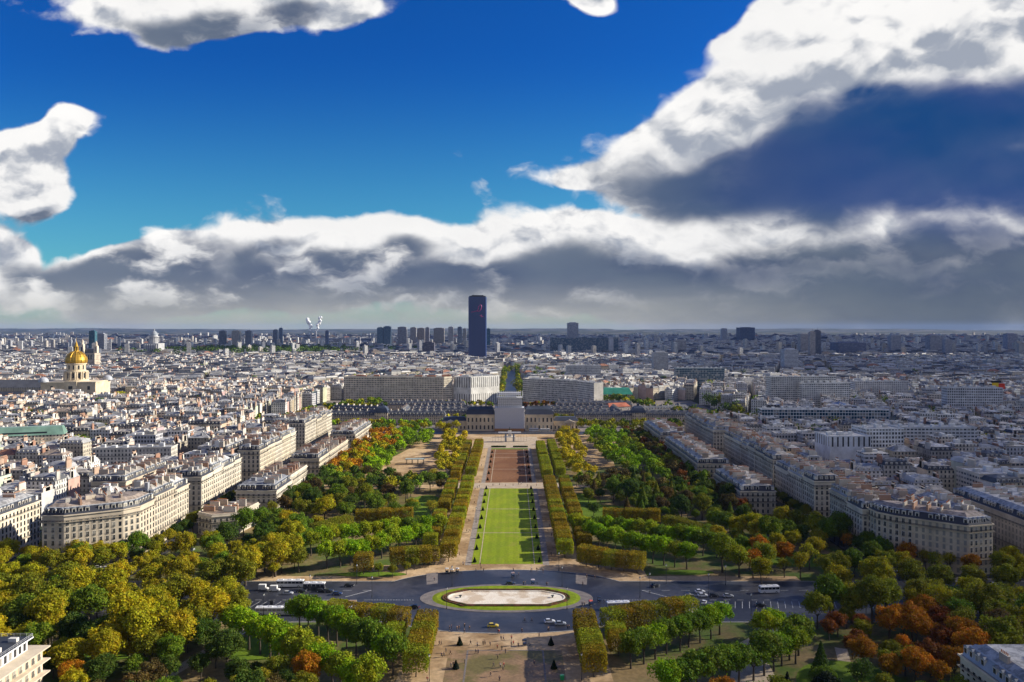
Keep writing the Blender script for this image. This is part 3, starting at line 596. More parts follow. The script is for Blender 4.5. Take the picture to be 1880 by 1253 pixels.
scatter([(-150, 640), (-126, 625), (-110, 800), (-128, 900), (-150, 900)], 44, ['broad', 'broad', 'round'], ['orange', 'orange', 'gold green', 'yellow', 'olive'], .7, .92, 7.6, 'orange avenue trees before the left villas')
scatter([(-126, 640), (-104, 640), (-84, 800), (-84, 880), (-124, 885)], 46, ['broad', 'round', 'broad'], ['bright green', 'mid green', 'bright green', 'bright green'], .7, .95, 7.6, 'green grove beside the left sand ground', ((-90, 735, 16, 60),))
scatter([(-60, 640), (-47, 640), (-47, 880), (-72, 880)], 30, ['round', 'broad'], ['yellow', 'yellow', 'gold green', 'gold green'], .7, .85, 6.6, 'golden trees beside the left clipped rows', ((-58, 860, 12, 10),))
scatter([(48, 625), (66, 625), (72, 880), (48, 880)], 30, ['broad', 'round'], ['yellow', 'yellow', 'gold green', 'gold green'], .7, .95, 7, 'golden trees beside the right clipped rows')
scatter([(92, 615), (126, 615), (118, 890), (84, 890), (80, 780)], 56, ['broad', 'broad'], ['bright green', 'lime', 'mid green', 'bright green'], .75, .98, 7.8, 'green grove on the right of the far park')
scatter([(128, 480), (150, 480), (148, 890), (124, 890)], 60, ['broad', 'round'], ['dark green', 'olive', 'brownish', 'brownish', 'russet', 'olive'], .62, .85, 7.2, 'dark avenue trees before the right villas')
scatter([(-175, 905), (-60, 905), (-62, 924), (-175, 924)], 14, ['broad'], ['mid green', 'gold green'], .75, 1.0, 9, 'trees before the long barracks on the left')
scatter([(78, 905), (200, 905), (200, 928), (80, 928)], 12, ['broad'], ['gold green', 'olive', 'olive'], .75, 1.0, 10, 'trees before the long barracks on the right')
# cone yews
for sx, sn in ((-1, 'left'), (1, 'right')):
    for i in range(9): T('cone', 'blackish green', sx * 16.7, 409 + 23.3 * i, 0.82, None, 'yew cones along the %s edge of the green lawn' % sn)
    for i in range(6): T('cone', 'blackish green', sx * 16.7, 630 + 28 * i, 0.82, None, 'yew cones along the %s edge of the brown field' % sn)
    for i, y in enumerate((302, 281)): T('cone', 'blackish green', sx * 17.3, y, 0.95, None, 'yew cones on the %s of the sandy plaza' % sn)
# choose the individuals, label them by zone, colour and rank
cnt = {}
def vis(t): return abs(t[2] - 2.5) < 0.655 * t[3] + 8
TREES = [t for t in TREES if vis(t)]
order = sorted(TREES, key=lambda t: t[3])
kc = {}; indiv = []; rest = []
for t in order:
    k = KNAME[t[0]]; kc[k] = kc.get(k, 0) + 1
    (indiv if kc[k] <= 298 else rest).append(t)
LAB = {}
SHORT = {'broad': 'tree', 'round': 'round tree', 'sparse': 'half-bare tree', 'conifer': 'conifer', 'clipped': 'clipped tree', 'cone': 'yew'}
for t in indiv:
    kind, cn, x, y, s, rot, zone = t
    c2 = cn.replace('clipped ', ''); key = (zone, c2, kind); i = cnt.get(key, 0); cnt[key] = i + 1
    root = empty(KNAME[kind], (x, y, 0.0), rot)
    total = sum(1 for q in indiv if (q[6], q[1].replace('clipped ', ''), q[0]) == key)
    zz = zone[:-1] if False else zone
    z2 = ('in the ' if not zone.startswith(('trees', 'median', 'young', 'street', 'golden trees', 'orange avenue', 'dark avenue', 'kerbside', 'yew', 'lone', 'great', 'round tree', 'golden tree', 'yellow', 'dark conifer')) else 'of the ') + zone
    lead = '%s %s' % (c2, SHORT[kind]) if total == 1 else '%s nearest %s %s' % (nth(i), c2, SHORT[kind])
    lab = ('%s %s' % (lead, z2)).replace('first nearest', 'nearest')
    w = lab.split()
    if len(w) > 16: lab = ' '.join([x_ for x_ in w if x_ not in ('the',)][:16])
    while len(lab.split()) < 4: lab += ' in park'
    tag(root, lab, 'tree' if kind != 'cone' else 'shrub', zone)
    cm, tm = TV[kind][rng.randrange(NV[kind])]
    c0 = COLS[cn]; f = rng.uniform(.85, 1.15); hsh = rng.uniform(-.09, .09)
    root.scale = (s * rng.uniform(.93, 1.07), s * rng.uniform(.93, 1.07), s * rng.uniform(.9, 1.08)) if kind not in ('clipped', 'cone') else (s, s, s * rng.uniform(.94, 1.03))
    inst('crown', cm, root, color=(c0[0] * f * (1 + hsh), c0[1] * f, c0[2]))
    inst('trunk', tm, root)
print('trees', len(indiv), len(rest), {k: v for k, v in kc.items()})
# everything past that, and the trees of the far streets: one mass
def tree_mass(name, items, label, n_each, size):
    P_, D_, C_ = [], [], []
    r = np.random.default_rng(9)
    for x, y, s, col in items:
        p, d, t = crown_pts(6.0 * s, 9.5 * s, n_each, 8, int(r.integers(1e6)), 8.6 * s)
        p[:, 0] += x; p[:, 1] += y; P_.append(p); D_.append(d); C_.append(np.tile(np.array(col) * r.uniform(.8, 1.2), (n_each, 1)) * (0.55 + 0.95 * t[:, None]))
    P_ = np.concatenate(P_); D_ = np.concatenate(D_); C_ = np.concatenate(C_); me = leafmesh(name, P_, D_, size)
    a = me.attributes.new('Col', 'FLOAT_COLOR', 'FACE'); c = np.ones((len(C_), 4), np.float32); c[:, :3] = C_; a.data.foreach_set('color', c.ravel())
    me.materials.clear(); me.materials.append(M['leafmass']); o = bpy.data.objects.new(name, me); COL.objects.link(o); tag(o, label, 'trees', None, 'stuff'); return o
m_, t_, b_ = mat('foliage_mass'); at_ = t_.new('ShaderNodeAttribute', attribute_name='Col'); t_.put(b_.inputs['Base Color'], at_.outputs['Color']); b_.inputs['Roughness'].default_value = .8; b_.inputs['Specular IOR Level'].default_value = .1; M['leafmass'] = m_
if rest: tree_mass('far_park_trees', [(t[2], t[3], t[4], COLS[t[1]]) for t in rest], 'mass of autumn coloured trees in the far half of the park', 900, 1.0)
# ------------------------------------------------------------------ buildings
CREAM = [(0.60, 0.52, 0.39), (0.55, 0.47, 0.36), (0.64, 0.57, 0.45), (0.58, 0.52, 0.42), (0.50, 0.44, 0.34)]
SLATE = [(0.045, 0.050, 0.065), (0.07, 0.075, 0.09), (0.10, 0.105, 0.115)]
ZINC = [(0.36, 0.36, 0.36), (0.47, 0.46, 0.44), (0.25, 0.26, 0.28), (0.40, 0.37, 0.33), (0.33, 0.27, 0.22)]
def lerp(a, b, k): return (a[0] + (b[0] - a[0]) * k, a[1] + (b[1] - a[1]) * k)
def window_mesh():
    b = MB(); w, h = 0.62, 1.15          # half sizes; local x along wall, y outward, z up, origin at sill
    b.face([(-w, .05, 0), (-w, .05, 2 * h), (w, .05, 2 * h), (w, .05, 0)], M['glass'])
    for x0, x1, z0, z1 in ((-w - .18, -w, -.1, 2 * h + .2), (w, w + .18, -.1, 2 * h + .2), (-w, w, 2 * h, 2 * h + .2), (-.05, .05, 0, 2 * h)):
        b.face([(x0, .12, z0), (x0, .12, z1), (x1, .12, z1), (x1, .12, z0)], M['shutter']); b.face([(x0, .12, z1), (x0, 0, z1), (x1, 0, z1), (x1, .12, z1)], M['shutter'])
    b.face([(-w - .25, .28, 0), (-w - .25, .28, .75), (w + .25, .28, .75), (w + .25, .28, 0)], M['iron'])if False else None
    for i in range(6):
        x = -w + i * 2 * w / 5; b.face([(x - .04, .25, 0), (x - .04, .25, .8), (x + .04, .25, .8), (x + .04, .25, 0)], M['iron'])
    b.face([(-w, .25, .75), (-w, .25, .85), (w, .25, .85), (w, .25, .75)], M['iron']); b.face([(-w - .2, .3, 0), (-w - .2, 0, 0), (w + .2, 0, 0), (w + .2, .3, 0)][::-1], M['shutter'])
    return b.mesh('window')
def dormer_mesh(big=False):
    b = MB(); w, h, d = 0.95, 2.5, 1.9; c = (0.62, 0.58, 0.5)
    b.box(0, -d / 2, 0, 2 * w, d, h, M['plaster'], c, mt=M['slate'], ct=(0.25, 0.27, 0.30))
    b.face([(-.62, .03, .4), (-.62, .03, 2.1), (.62, .03, 2.1), (.62, .03, .4)], M['glass'])
    b.frus(rect(0, -d / 2, 2 * w + .4, d + .3), h + .02, rect(0, -d / 2, .3, d), h + .6, M['slate'], (0.22, 0.24, 0.27)); return b.mesh('dormer')
WIN = window_mesh(); DOR = dormer_mesh()
def chimney(b, x, y, z, w, t, h, rot, pots, col):
    b.box(x, y, z, w, t, h, M['plaster'], col, rot); b.box(x, y, z + h, w + .2, t + .2, .2, M['plaster'], (0.5, 0.46, 0.4), rot)
    for i in range(pots):
        k = (i + .5) / pots - .5; b.cyl(x + math.cos(rot) * k * (w - .3), y + math.sin(rot) * k * (w - .3), z + h + .2, z + h + .95, .17, .13, 5, M['plaster'], (0.42, 0.16, 0.07))
def haussmann(poly, h, label, seed, roofz=5.0, slate=None, wall=None, roof='mansard', fh=3.3, bay=2.9, group=None, name='apartment_building', chim=14.0):
    """detailed apartment house on a counter-clockwise footprint"""
    r = random.Random(seed); cx = sum(p[0] for p in poly) / len(poly); cy = sum(p[1] for p in poly) / len(poly)
    root = empty(name, (cx, cy, 0), 0, label, 'building', group); loc = [(p[0] - cx, p[1] - cy) for p in poly]; n = len(loc)
    wall = wall or r.choice(CREAM); slate = slate or r.choice(SLATE)
    b = MB(); b.prism(loc, -.5, h, M['plaster'], wall, top=False)
    for z, o, t in ((4.2, .25, .35), (h - 3.6, .35, .3), (h, .6, .5)):      # string courses and cornice
        q = inset(loc, -o); b.frus(q, z - t, q, z, M['plaster'], tuple(min(1, c * 1.08) for c in wall)); b.frus(q, z, inset(loc, -.01), z + .02, M['plaster'], wall); b.frus(inset(loc, -.01), z - t - .1, q, z - t, M['plaster'], wall)
    b.build('wall', root)
    # balconies: long iron rails on the second and top storeys
    bb = MB()
    for z in (4.25 + fh, h - 3.55):
        q = inset(loc, -.75)
        for i in range(n):
            a, c = q[i], q[(i + 1) % n]; L = math.hypot(c[0] - a[0], c[1] - a[1]); k = int(L / .45)
            bb.frus([a, c], z + .95, [a, c], z + 1.05, M['iron'], (1,) * 3) if False else None
            bb.face([(*a, z + .92), (*c, z + .92), (*c, z + 1.05), (*a, z + 1.05)], M['iron'])
            for j in range(k):
                p0, p1 = lerp(a, c, (j + .2) / k), lerp(a, c, (j + .62) / k); bb.face([(*p0, z + .12), (*p1, z + .12), (*p1, z + .92), (*p0, z + .92)], M['iron'])
        bb.frus(inset(loc, -.01), z - .12, q, z - .08, M['plaster'], wall); bb.frus(q, z - .08, q, z + .12, M['plaster'], wall); bb.frus(q, z + .12, inset(loc, -.01), z + .12, M['plaster'], wall)
    bb.build('balcony', root)
    # roof
    rb_ = MB(); q0 = inset(loc, .25); q1 = inset(loc, 1.9); zm = h + .02 + 3.3
    zc = r.choice(ZINC)
    if roof == 'mansard':
        rb_.frus(q0, h + .02, q1, zm, M['slate'], slate); rb_.frus(inset(loc, 1.8), zm, inset(loc, 2.2), zm + .25, M['slate'], (0.4, 0.42, 0.44))
        q2 = inset(loc, 5.0); rb_.frus(q1, zm + .02, q2, h + roofz, M['roof'], zc); rb_.face([(*p, h + roofz) for p in q2], M['roof'], zc)
    else:
        rb_.frus(loc, h + .02, loc, h + 1.0, M['plaster'], wall); rb_.frus(loc, h + 1.0, inset(loc, .4), h + 1.0, M['plaster'], wall); rb_.face([(*p, h + .5) for p in inset(loc, .4)], M['roof'], (0.33, 0.25, 0.18)); zm = h + .5
        rb_.frus(inset(loc, .4), h + 1.0, inset(loc, .41), h + .5, M['plaster'], wall)
    ro_ = rb_.build('roof', root)
    # windows and dormers on the edges
    nw = nd = 0; extra = MB()
    el_ = []
    for i in range(n):
        a, c = loc[i], loc[(i + 1) % n]; L = math.hypot(c[0] - a[0], c[1] - a[1])
        nx, ny = (c[1] - a[1]) / L, -(c[0] - a[0]) / L; mx, my = (a[0] + c[0]) / 2 + cx, (a[1] + c[1]) / 2 + cy
        facing = nx * (2.5 - mx) + ny * (0 - my)
        if L > 3.5: el_.append((-facing / L if facing > 0 else 1e3, a, c, L, nx, ny, facing > 0))
    vm = MB(); me_w = WIN
    for _, a, c, L, nx, ny, vis_ in sorted(el_, key=lambda e: e[0]):
        k = max(1, int(L / bay)); ang = math.atan2(ny, nx) - math.pi / 2; fl = int((h - 4.4) / fh)
        for j in range(k):
            p = lerp(a, c, (j + .5) / k)
            for f in range(fl + 1):
                z = 4.55 + (f - 1) * fh + .25 if f else .9
                if z + 2.5 > h: continue
                if nw < 100 and vis_:
                    inst('window', WIN, root, (p[0] + nx * .01, p[1] + ny * .01, z), ang, scale=(1, 1, 1)); nw += 1
                else:
                    t_ = Vector((c[0] - a[0], c[1] - a[1])) / L; o = (p[0] + nx * .06, p[1] + ny * .06)
                    vm.face([(o[0] - t_.x * .62, o[1] - t_.y * .62, z), (o[0] + t_.x * .62, o[1] + t_.y * .62, z), (o[0] + t_.x * .62, o[1] + t_.y * .62, z + 2.3), (o[0] - t_.x * .62, o[1] - t_.y * .62, z + 2.3)], M['glass'])
            if roof == 'mansard' and nd < 90 and j % 5 != 4:
                inst('dormer', DOR, root, (p[0] - nx * .75, p[1] - ny * .75, h + .35), ang); nd += 1
    if vm.v: tag(vm.build('windows', root), None, None, None, 'stuff')
    # chimney walls across the block
    a, c = max(((loc[i], loc[(i + 1) % n]) for i in range(n)), key=lambda e: math.hypot(e[0][0] - e[1][0], e[0][1] - e[1][1])); L = math.hypot(c[0] - a[0], c[1] - a[1]); t_ = ((c[0] - a[0]) / L, (c[1] - a[1]) / L); nn = (-t_[1], t_[0]); ang = math.atan2(nn[1], nn[0])
    dep = max((p[0] - a[0]) * nn[0] + (p[1] - a[1]) * nn[1] for p in loc); s_ = 4.0
    while s_ < L - 3:
        for dd in (.22, .72) if dep > 16 else (.5,):
            if r.random() < .85:
                cb_ = MB(); ll = r.uniform(3.5, min(8, dep * .4)); hh = r.uniform(1.6, 3.0)
                chimney(cb_, a[0] + t_[0] * s_ + nn[0] * dep * dd, a[1] + t_[1] * s_ + nn[1] * dep * dd, zm - 1.5, ll, .85, hh + 2.6, ang, int(ll / .7), r.choice([(0.55, 0.49, 0.4), (0.45, 0.36, 0.28), (0.40, 0.24, 0.16), (0.62, 0.58, 0.5)]))
                cb_.build('chimney', ro_)
        for _k in range(2):     # skylights, lift huts and other roof clutter
            if r.random() < .8:
                cb_ = MB(); w_ = r.uniform(1.2, 3.8); cb_.box(a[0] + t_[0] * (s_ + r.uniform(2, 8)) * .97 + nn[0] * dep * r.uniform(.3, .7), a[1] + t_[1] * (s_ + r.uniform(2, 8)) * .97 + nn[1] * dep * r.uniform(.3, .7), h + (3.2 if roof == 'mansard' else .5), w_, r.uniform(1.2, 3), r.uniform(1.2, 2.2) + (roofz - 3.2 if roof == 'mansard' else 0), M['plaster'], r.choice([(.7, .69, .66), (.5, .47, .42), (.3, .31, .33), (.62, .55, .45)]), ang, mt=M['roof'], ct=r.choice(ZINC)); cb_.build('roof_hut', ro_)
        s_ += r.uniform(chim * .6, chim * 1.1)
    return root
S = lambda sx, pts: [(sx * x, y) for x, y in pts][::(1 if sx > 0 else -1)]
HG = 'apartment houses facing the park'
DARKS = (0.036, 0.040, 0.056)
def terrace(sx, xf, y0, y1, h, where, seed, depth=17, rows=2, group=HG, court=7):
    """a street front of separate houses, nearest first, with rear houses round the yards behind"""
    r = random.Random(seed)
    for k in range(rows):
        y = y0; i = 0; x = xf + k * (depth + court)
        while y < y1 - 9:
            w = r.uniform(17, 27) if k == 0 else r.uniform(13, 22)
            if y + w > y1 - 9: w = y1 - y
            hh = h + r.uniform(-1.6, 1.4) - (2.5 * k if k else 0); d = depth + (r.uniform(-1, 2) if k == 0 else r.uniform(-4, 0)); o = r.uniform(0, .6)
            fw = {0: 'street', 1: 'yard', 2: 'rear'}[k]
            haussmann(S(sx, R4(x + o, x + d, y, y + w - .12)), hh, '%s house along the %s front of %s' % (nth(i), fw, where), seed * 50 + i + k * 20, slate=r.choice([DARKS, SLATE[1], SLATE[2], (0.27, 0.28, 0.30), DARKS]), group=group, roofz=r.uniform(4.2, 6), chim=8 if k == 0 else 6, roof='mansard' if k == 0 or r.random() < .6 else 'flat')
            y += w; i += 1
haussmann(S(1, [(-237, 408), (-233, 399), (-222, 399), (-199, 413), (-194, 421), (-194, 438), (-212, 438), (-237, 420)]), 26.5, 'huge cream rounded corner apartment house at the near left end of the street', 1, slate=DARKS, group=HG, chim=7)
terrace(-1, 194, 438.2, 485, 26.5, 'the near left block', 2, rows=2)
terrace(-1, 194, 505, 578, 26, 'the second left block', 3)
terrace(-1, 195, 624, 728, 26, 'the third left block', 4)
terrace(-1, 199, 777, 893, 27, 'the last left block by the barracks', 5)
haussmann([(193, 416), (198, 408), (224, 386), (238, 390), (240, 408), (226, 406), (207, 424), (193, 426)], 24.5, 'huge dark-roofed rounded corner apartment house at the near right end of the street', 6, slate=DARKS, wall=(0.56, 0.47, 0.33), group=HG, chim=7)
terrace(1, 190, 426.2, 470, 24.5, 'the near right block', 7, rows=2)
terrace(1, 231, 409, 470, 23, 'the rear of the near right block', 27, rows=1, depth=13)
terrace(1, 188, 490, 562, 25, 'the second right block', 8)
terrace(1, 192, 580, 712, 25, 'the third right block', 9)
terrace(1, 190, 742, 868, 26, 'the last right block by the barracks', 10)
VG = 'low villas at the edge of the park'
haussmann(S(1, [(-181, 466), (-170, 458), (-158, 463), (-154, 492), (-180, 494)]), 12, 'low cream villa with flat roof nearest the road on the left park edge', 11, roof='flat', group=VG, chim=9)
haussmann(R4(-175, -149, 512, 548), 16, 'cream villa with dark mansard roof second along the left park edge', 12, slate=DARKS, group=VG, chim=9)
haussmann(R4(-176, -150, 549, 592), 18, 'flat roofed cream villa joined behind the second left villa', 13, roof='flat', group=VG, chim=9)
haussmann(R4(-175, -152, 638, 672), 16, 'dark mansard villa third along the left park edge beside orange trees', 14, slate=DARKS, group=VG, chim=9)
haussmann(R4(-175, -152, 673, 750), 15, 'long flat roofed cream villa behind the third left villa', 15, roof='flat', group=VG, chim=9)
haussmann(R4(-178, -153, 790, 880), 15, 'farthest cream villa row on the left park edge', 16, group=VG, chim=9)
haussmann(R4(150, 173, 515, 580), 15, 'pale villa with blue dormered roof nearest the road on the right park edge', 17, slate=DARKS, group=VG, chim=9)
haussmann(R4(147, 172, 620, 753), 15, 'long pale villa row second along the right park edge', 18, group=VG, chim=9)
haussmann(R4(148, 174, 782, 880), 15, 'farthest pale villa row on the right park edge', 19, group=VG, chim=9)
haussmann(S(1, [(-262, 500), (-240, 500), (-240, 560), (-262, 560)]), 24, 'narrow cream house behind the second house of the left street', 21, chim=8)
haussmann(S(1, [(262, 402), (292, 388), (300, 396), (300, 470), (262, 470)]), 23, 'grey cream house at the right picture edge beyond the corner street', 22, slate=DARKS, chim=8)
haussmann(R4(-292, -259, 392, 441), 25, 'cream house with brown roof at the left picture edge across the side street', 23, chim=9)
# the two near houses at the bottom corners
def near_left():
    root = empty('penthouse_building', (-175, 235, 0), 0, 'modern flat roofed house with glazed top floor in the bottom left corner', 'building'); wc = (0.62, 0.50, 0.36)
    b = MB(); b.prism([(-40, -25), (26, -25), (26, 22), (-40, 22)], 0, 17.5, M['plaster'], wc, mt=M['roof'], ct=(0.5, 0.45, 0.38))
    for z in (5.5, 9.5, 13.5, 17.5): b.prism([(-40.5, -25.5), (28, -25.5), (28, 23), (-40.5, 23)], z - .35, z + .0 + .02 * (z > 17), M['plaster'], (0.66, 0.56, 0.42))
    b.build('wall', root)
    b = MB(); b.prism([(-40, -25), (23, -25), (23, 19), (-40, 19)], 17.55, 21.0, M['plaster'], (0.7, 0.7, 0.7)); b.build('top_storey', root)
    b = MB(); b.prism([(-41, -26), (24.2, -26), (24.2, 20.2), (-41, 20.2)], 21.0, 21.45, M['plaster'], (0.7, 0.7, 0.7), mt=M['slate'], ct=(0.045, 0.05, 0.06)); rf_ = b.build('roof', root)
    b = MB()
    for z in (0.5, 1.0): b.tube((24, -25, 21.45 + z), (24, 20, 21.45 + z), .04, .04, 4, M['scaf']); b.tube((24, 20, 21.45 + z), (-40, 20, 21.45 + z), .04, .04, 4, M['scaf'])
    for i in range(24): b.tube((24, -25 + i * 1.95, 21.4), (24, -25 + i * 1.95, 22.5), .035, .035, 4, M['scaf'])
    for i in range(32): b.tube((24 - i * 2, 20, 21.4), (24 - i * 2, 20, 22.5), .035, .035, 4, M['scaf'])
    b.build('railing', rf_)
    r = random.Random(2)
    for i in range(9):
        b = MB(); b.box(0, 0, 0, r.uniform(.8, 3.2), r.uniform(.8, 1.6), r.uniform(.8, 1.8), M['plaster'], (0.68, 0.66, 0.6)); o = b.build('roof_vent', rf_); o.location = (r.uniform(-8, 21), r.uniform(-12, 17), 21.45)
    b = MB(); b.face([(0, .03, 0), (0, .03, 2.5), (1.3, .03, 2.5), (1.3, .03, 0)], M['glass']); b.face([(1.35, .04, 0), (1.35, .04, 2.5), (2.2, .04, 2.5), (2.2, .04, 0)], M['white']); g = b.mesh('glazing')
    for i in range(18): inst('glazing', g, root, (23.01, 18 - i * 2.4, 17.9), -math.pi / 2)
    for f in range(4):
        for i in range(14): inst('window', WIN, root, (26.03, 20 - i * 3.2, 1.8 + f * 4), -math.pi / 2)
near_left()
nb = haussmann([(141, 190), (200, 190), (200, 246), (141, 246)], 19.5, 'cream house with grey zinc mansard roof in the bottom right corner', 31, slate=(0.27, 0.31, 0.37), wall=(0.58, 0.50, 0.36), name='corner_building', chim=12)
haussmann([(-215, 180), (-153, 180), (-153, 208), (-215, 208)], 14, 'low pale house below the penthouse in the bottom left corner', 32, wall=(0.55, 0.45, 0.36))
# ------------------------------------------------------------------ generic city houses
def house(W_, Rf, Ch, x, y, w, d, rot, h, r, lod, style):
    wc = r.choice(CREAM + [(0.68, 0.66, 0.60), (0.72, 0.70, 0.66), (0.50, 0.47, 0.42)]); f_ = r.uniform(.62, 1.08); DK_ = (1.0, .85, .5)[lod]; wc = tuple(c * f_ * DK_ for c in wc)  # farther tiers get darker colours, standing in for shade over the distance
    if lod == 2 and r.random() < .05: h += r.uniform(15, 45); w *= .35; d *= .4; style = 'modern'
    p = rect(x, y, w, d, rot)
    if style == 'modern':
        wc = r.choice([(.72, .72, .70), (.66, .65, .62), (.55, .54, .52), (.62, .56, .48), (.45, .45, .47)])
        W_.prism(p, 0, h, r.choice([M['modern'], M['grid'], M['facade']]), wc, mt=M['roof'], ct=r.choice([(.42, .41, .39), (.25, .24, .23), (.5, .48, .44)]))
        for i in range(2 if lod else 4): Rf.box(x + r.uniform(-.3, .3) * w, y + r.uniform(-.3, .3) * d, h, r.uniform(2, 5), r.uniform(2, 4), r.uniform(1.5, 3.2), M['plaster'], r.choice([(.7, .69, .66), (.4, .38, .35)]), rot)
        return
    n = 4; u = 0
    for i in range(4):
        mm = M['facade'] if (i % 2 == 0 or r.random() < .45) else M['plaster']; cc = wc if mm is M['facade'] else tuple(c * r.uniform(.75, 1.05) for c in r.choice([wc, (.5, .42, .34), (.66, .62, .55)]))
        u = W_.wall(p[i], p[(i + 1) % 4], 0, h, mm, cc, u)
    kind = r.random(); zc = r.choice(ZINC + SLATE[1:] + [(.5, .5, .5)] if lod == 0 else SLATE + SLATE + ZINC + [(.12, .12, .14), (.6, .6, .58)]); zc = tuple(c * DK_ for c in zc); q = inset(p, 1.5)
    if kind < .62:
        W_.frus(p, h, inset(p, -.35), h + .3, M['plaster'], wc) if lod == 0 else None
        Rf.frus(p, h + (.3 if lod == 0 else 0), q, h + 2.9, M['slate'], r.choice(SLATE + ZINC[:2])); k = .5 * min(w, d) - 1.6; q2 = inset(p, 1.5 + k * .8); Rf.frus(q, h + 2.9, q2, h + 4.3, M['roof'], zc); Rf.face([(*a, h + 4.3) for a in q2], M['roof'], zc); top = h + 3.4
    elif kind < .85:
        q2 = inset(p, min(w, d) * .42); Rf.frus(inset(p, -.4), h, q2, h + min(w, d) * .26, M['roof'], zc if r.random() < .93 else (.36, .17, .10)); Rf.face([(*a, h + min(w, d) * .26) for a in q2], M['roof'], zc); top = h + 1.5
    else:
        Rf.prism(inset(p, .02), h, h + .6, M['plaster'], wc, mt=M['roof'], ct=r.choice([(.45, .43, .4), (.3, .25, .2), (.55, .55, .54)])); top = h + .6
    c_, s_ = math.cos(rot), math.sin(rot)
    if lod < 2:
        for i in range((2 if lod == 0 else 1) + (r.random() < .5)):
            e = r.choice((-1, 1)) * (w / 2 - .6); f2 = r.uniform(-.25, .25) * d; ll = r.uniform(3, min(7.5, d * .6)); cl = r.choice([(.55, .48, .39), (.42, .30, .22), (.66, .63, .57), (.58, .52, .45), (.50, .47, .42), (.34, .19, .13)])
            X, Y_ = x + e * c_ - f2 * s_, y + e * s_ + f2 * c_; Ch.box(X, Y_, h - 1, .9, ll, top - h + r.uniform(2.2, 3.8), M['plaster'], cl, rot)
            if lod == 0:
                z1 = top + 2.3
                Ch.box(X, Y_, z1 + .3, .4, ll * .8, .7, M['plaster'], (.36, .22, .15), rot)
        for i in range(r.randint(1, 4) if lod == 0 else 1):
            ex, fy = r.uniform(-.38, .38) * w, r.uniform(-.36, .36) * d; Ch.box(x + ex * c_ - fy * s_, y + ex * s_ + fy * c_, h + 1, r.uniform(1, 3.2), r.uniform(1, 2.4), r.uniform(2.2, 3.6), M['plaster'], r.choice([(.72, .71, .68), (.6, .57, .5), (.3, .31, .33)]), rot)
        if lod == 0 and kind < .62:      # dormers
            for sd_ in (-1, 1):
                k = int(w / 3.2)
                for j in range(k):
                    ex = ((j + .5) / k - .5) * w; fy = sd_ * (d / 2 - .9); Rf.box(x + ex * c_ - fy * s_, y + ex * s_ + fy * c_, h + .4, 1.3, 1.1, 1.9, M['plaster'], (.6, .57, .5), rot, mt=M['slate'], ct=(.3, .32, .35))
                    fy = sd_ * (d / 2 - .33); a_ = (x + (ex - .42) * c_ - fy * s_, y + (ex - .42) * s_ + fy * c_); b_ = (x + (ex + .42) * c_ - fy * s_, y + (ex + .42) * s_ + fy * c_); Rf.face([(*a_, h + .8), (*b_, h + .8), (*b_, h + 1.95), (*a_, h + 1.95)], M['glass'])
KEEP = [(-182, 182, 100, 930), (-236, -182, 380, 905), (182, 232, 370, 905), (-262, -236, 380, 487), (232, 262, 380, 476), (-294, -257, 385, 444), (262, 305, 380, 476), (-300, 300, 885, 1330), (-262, -235, 496, 565), (-440, 440, 320, 384),
        (-800, -590, 1190, 1300), (-25, 25, 1200, 2300), (-120, 60, 2640, 2800), (-245, -120, 100, 275), (130, 210, 100, 260)]
def blocked(x, y, pad=10):
    for a, b, c, d in KEEP:
        if a - pad < x < b + pad and c - pad < y < d + pad: return True
    if y > 950 and y < 2300:   # avenues leaving the school diagonally
        if abs((x - 210) - (y - 1000) * -.12) < 20 and False: return True
        if abs(x + 262 + (950 - y) * -.0) < 14 and y < 1300: return True
    if 900 < y < 1500 and abs(x - (300 - (y - 930) * .42)) < 22: return True
    if 900 < y < 1500 and abs(x + (300 - (y - 930) * .30)) < 20: return True
    return False
class Pieces:
    """keeps every chimney (with its pots) and every roof hut as a mesh of its own"""
    def __init__(s): s.items = []
    def box(s, x, y, z, w, *a, **k):
        if w != .4 or not s.items: s.items.append(('chimney' if w == .9 else 'roof_hut', MB()))
        s.items[-1][1].box(x, y, z, w, *a, **k)
hr_ = random.Random(21)
LOTS = []
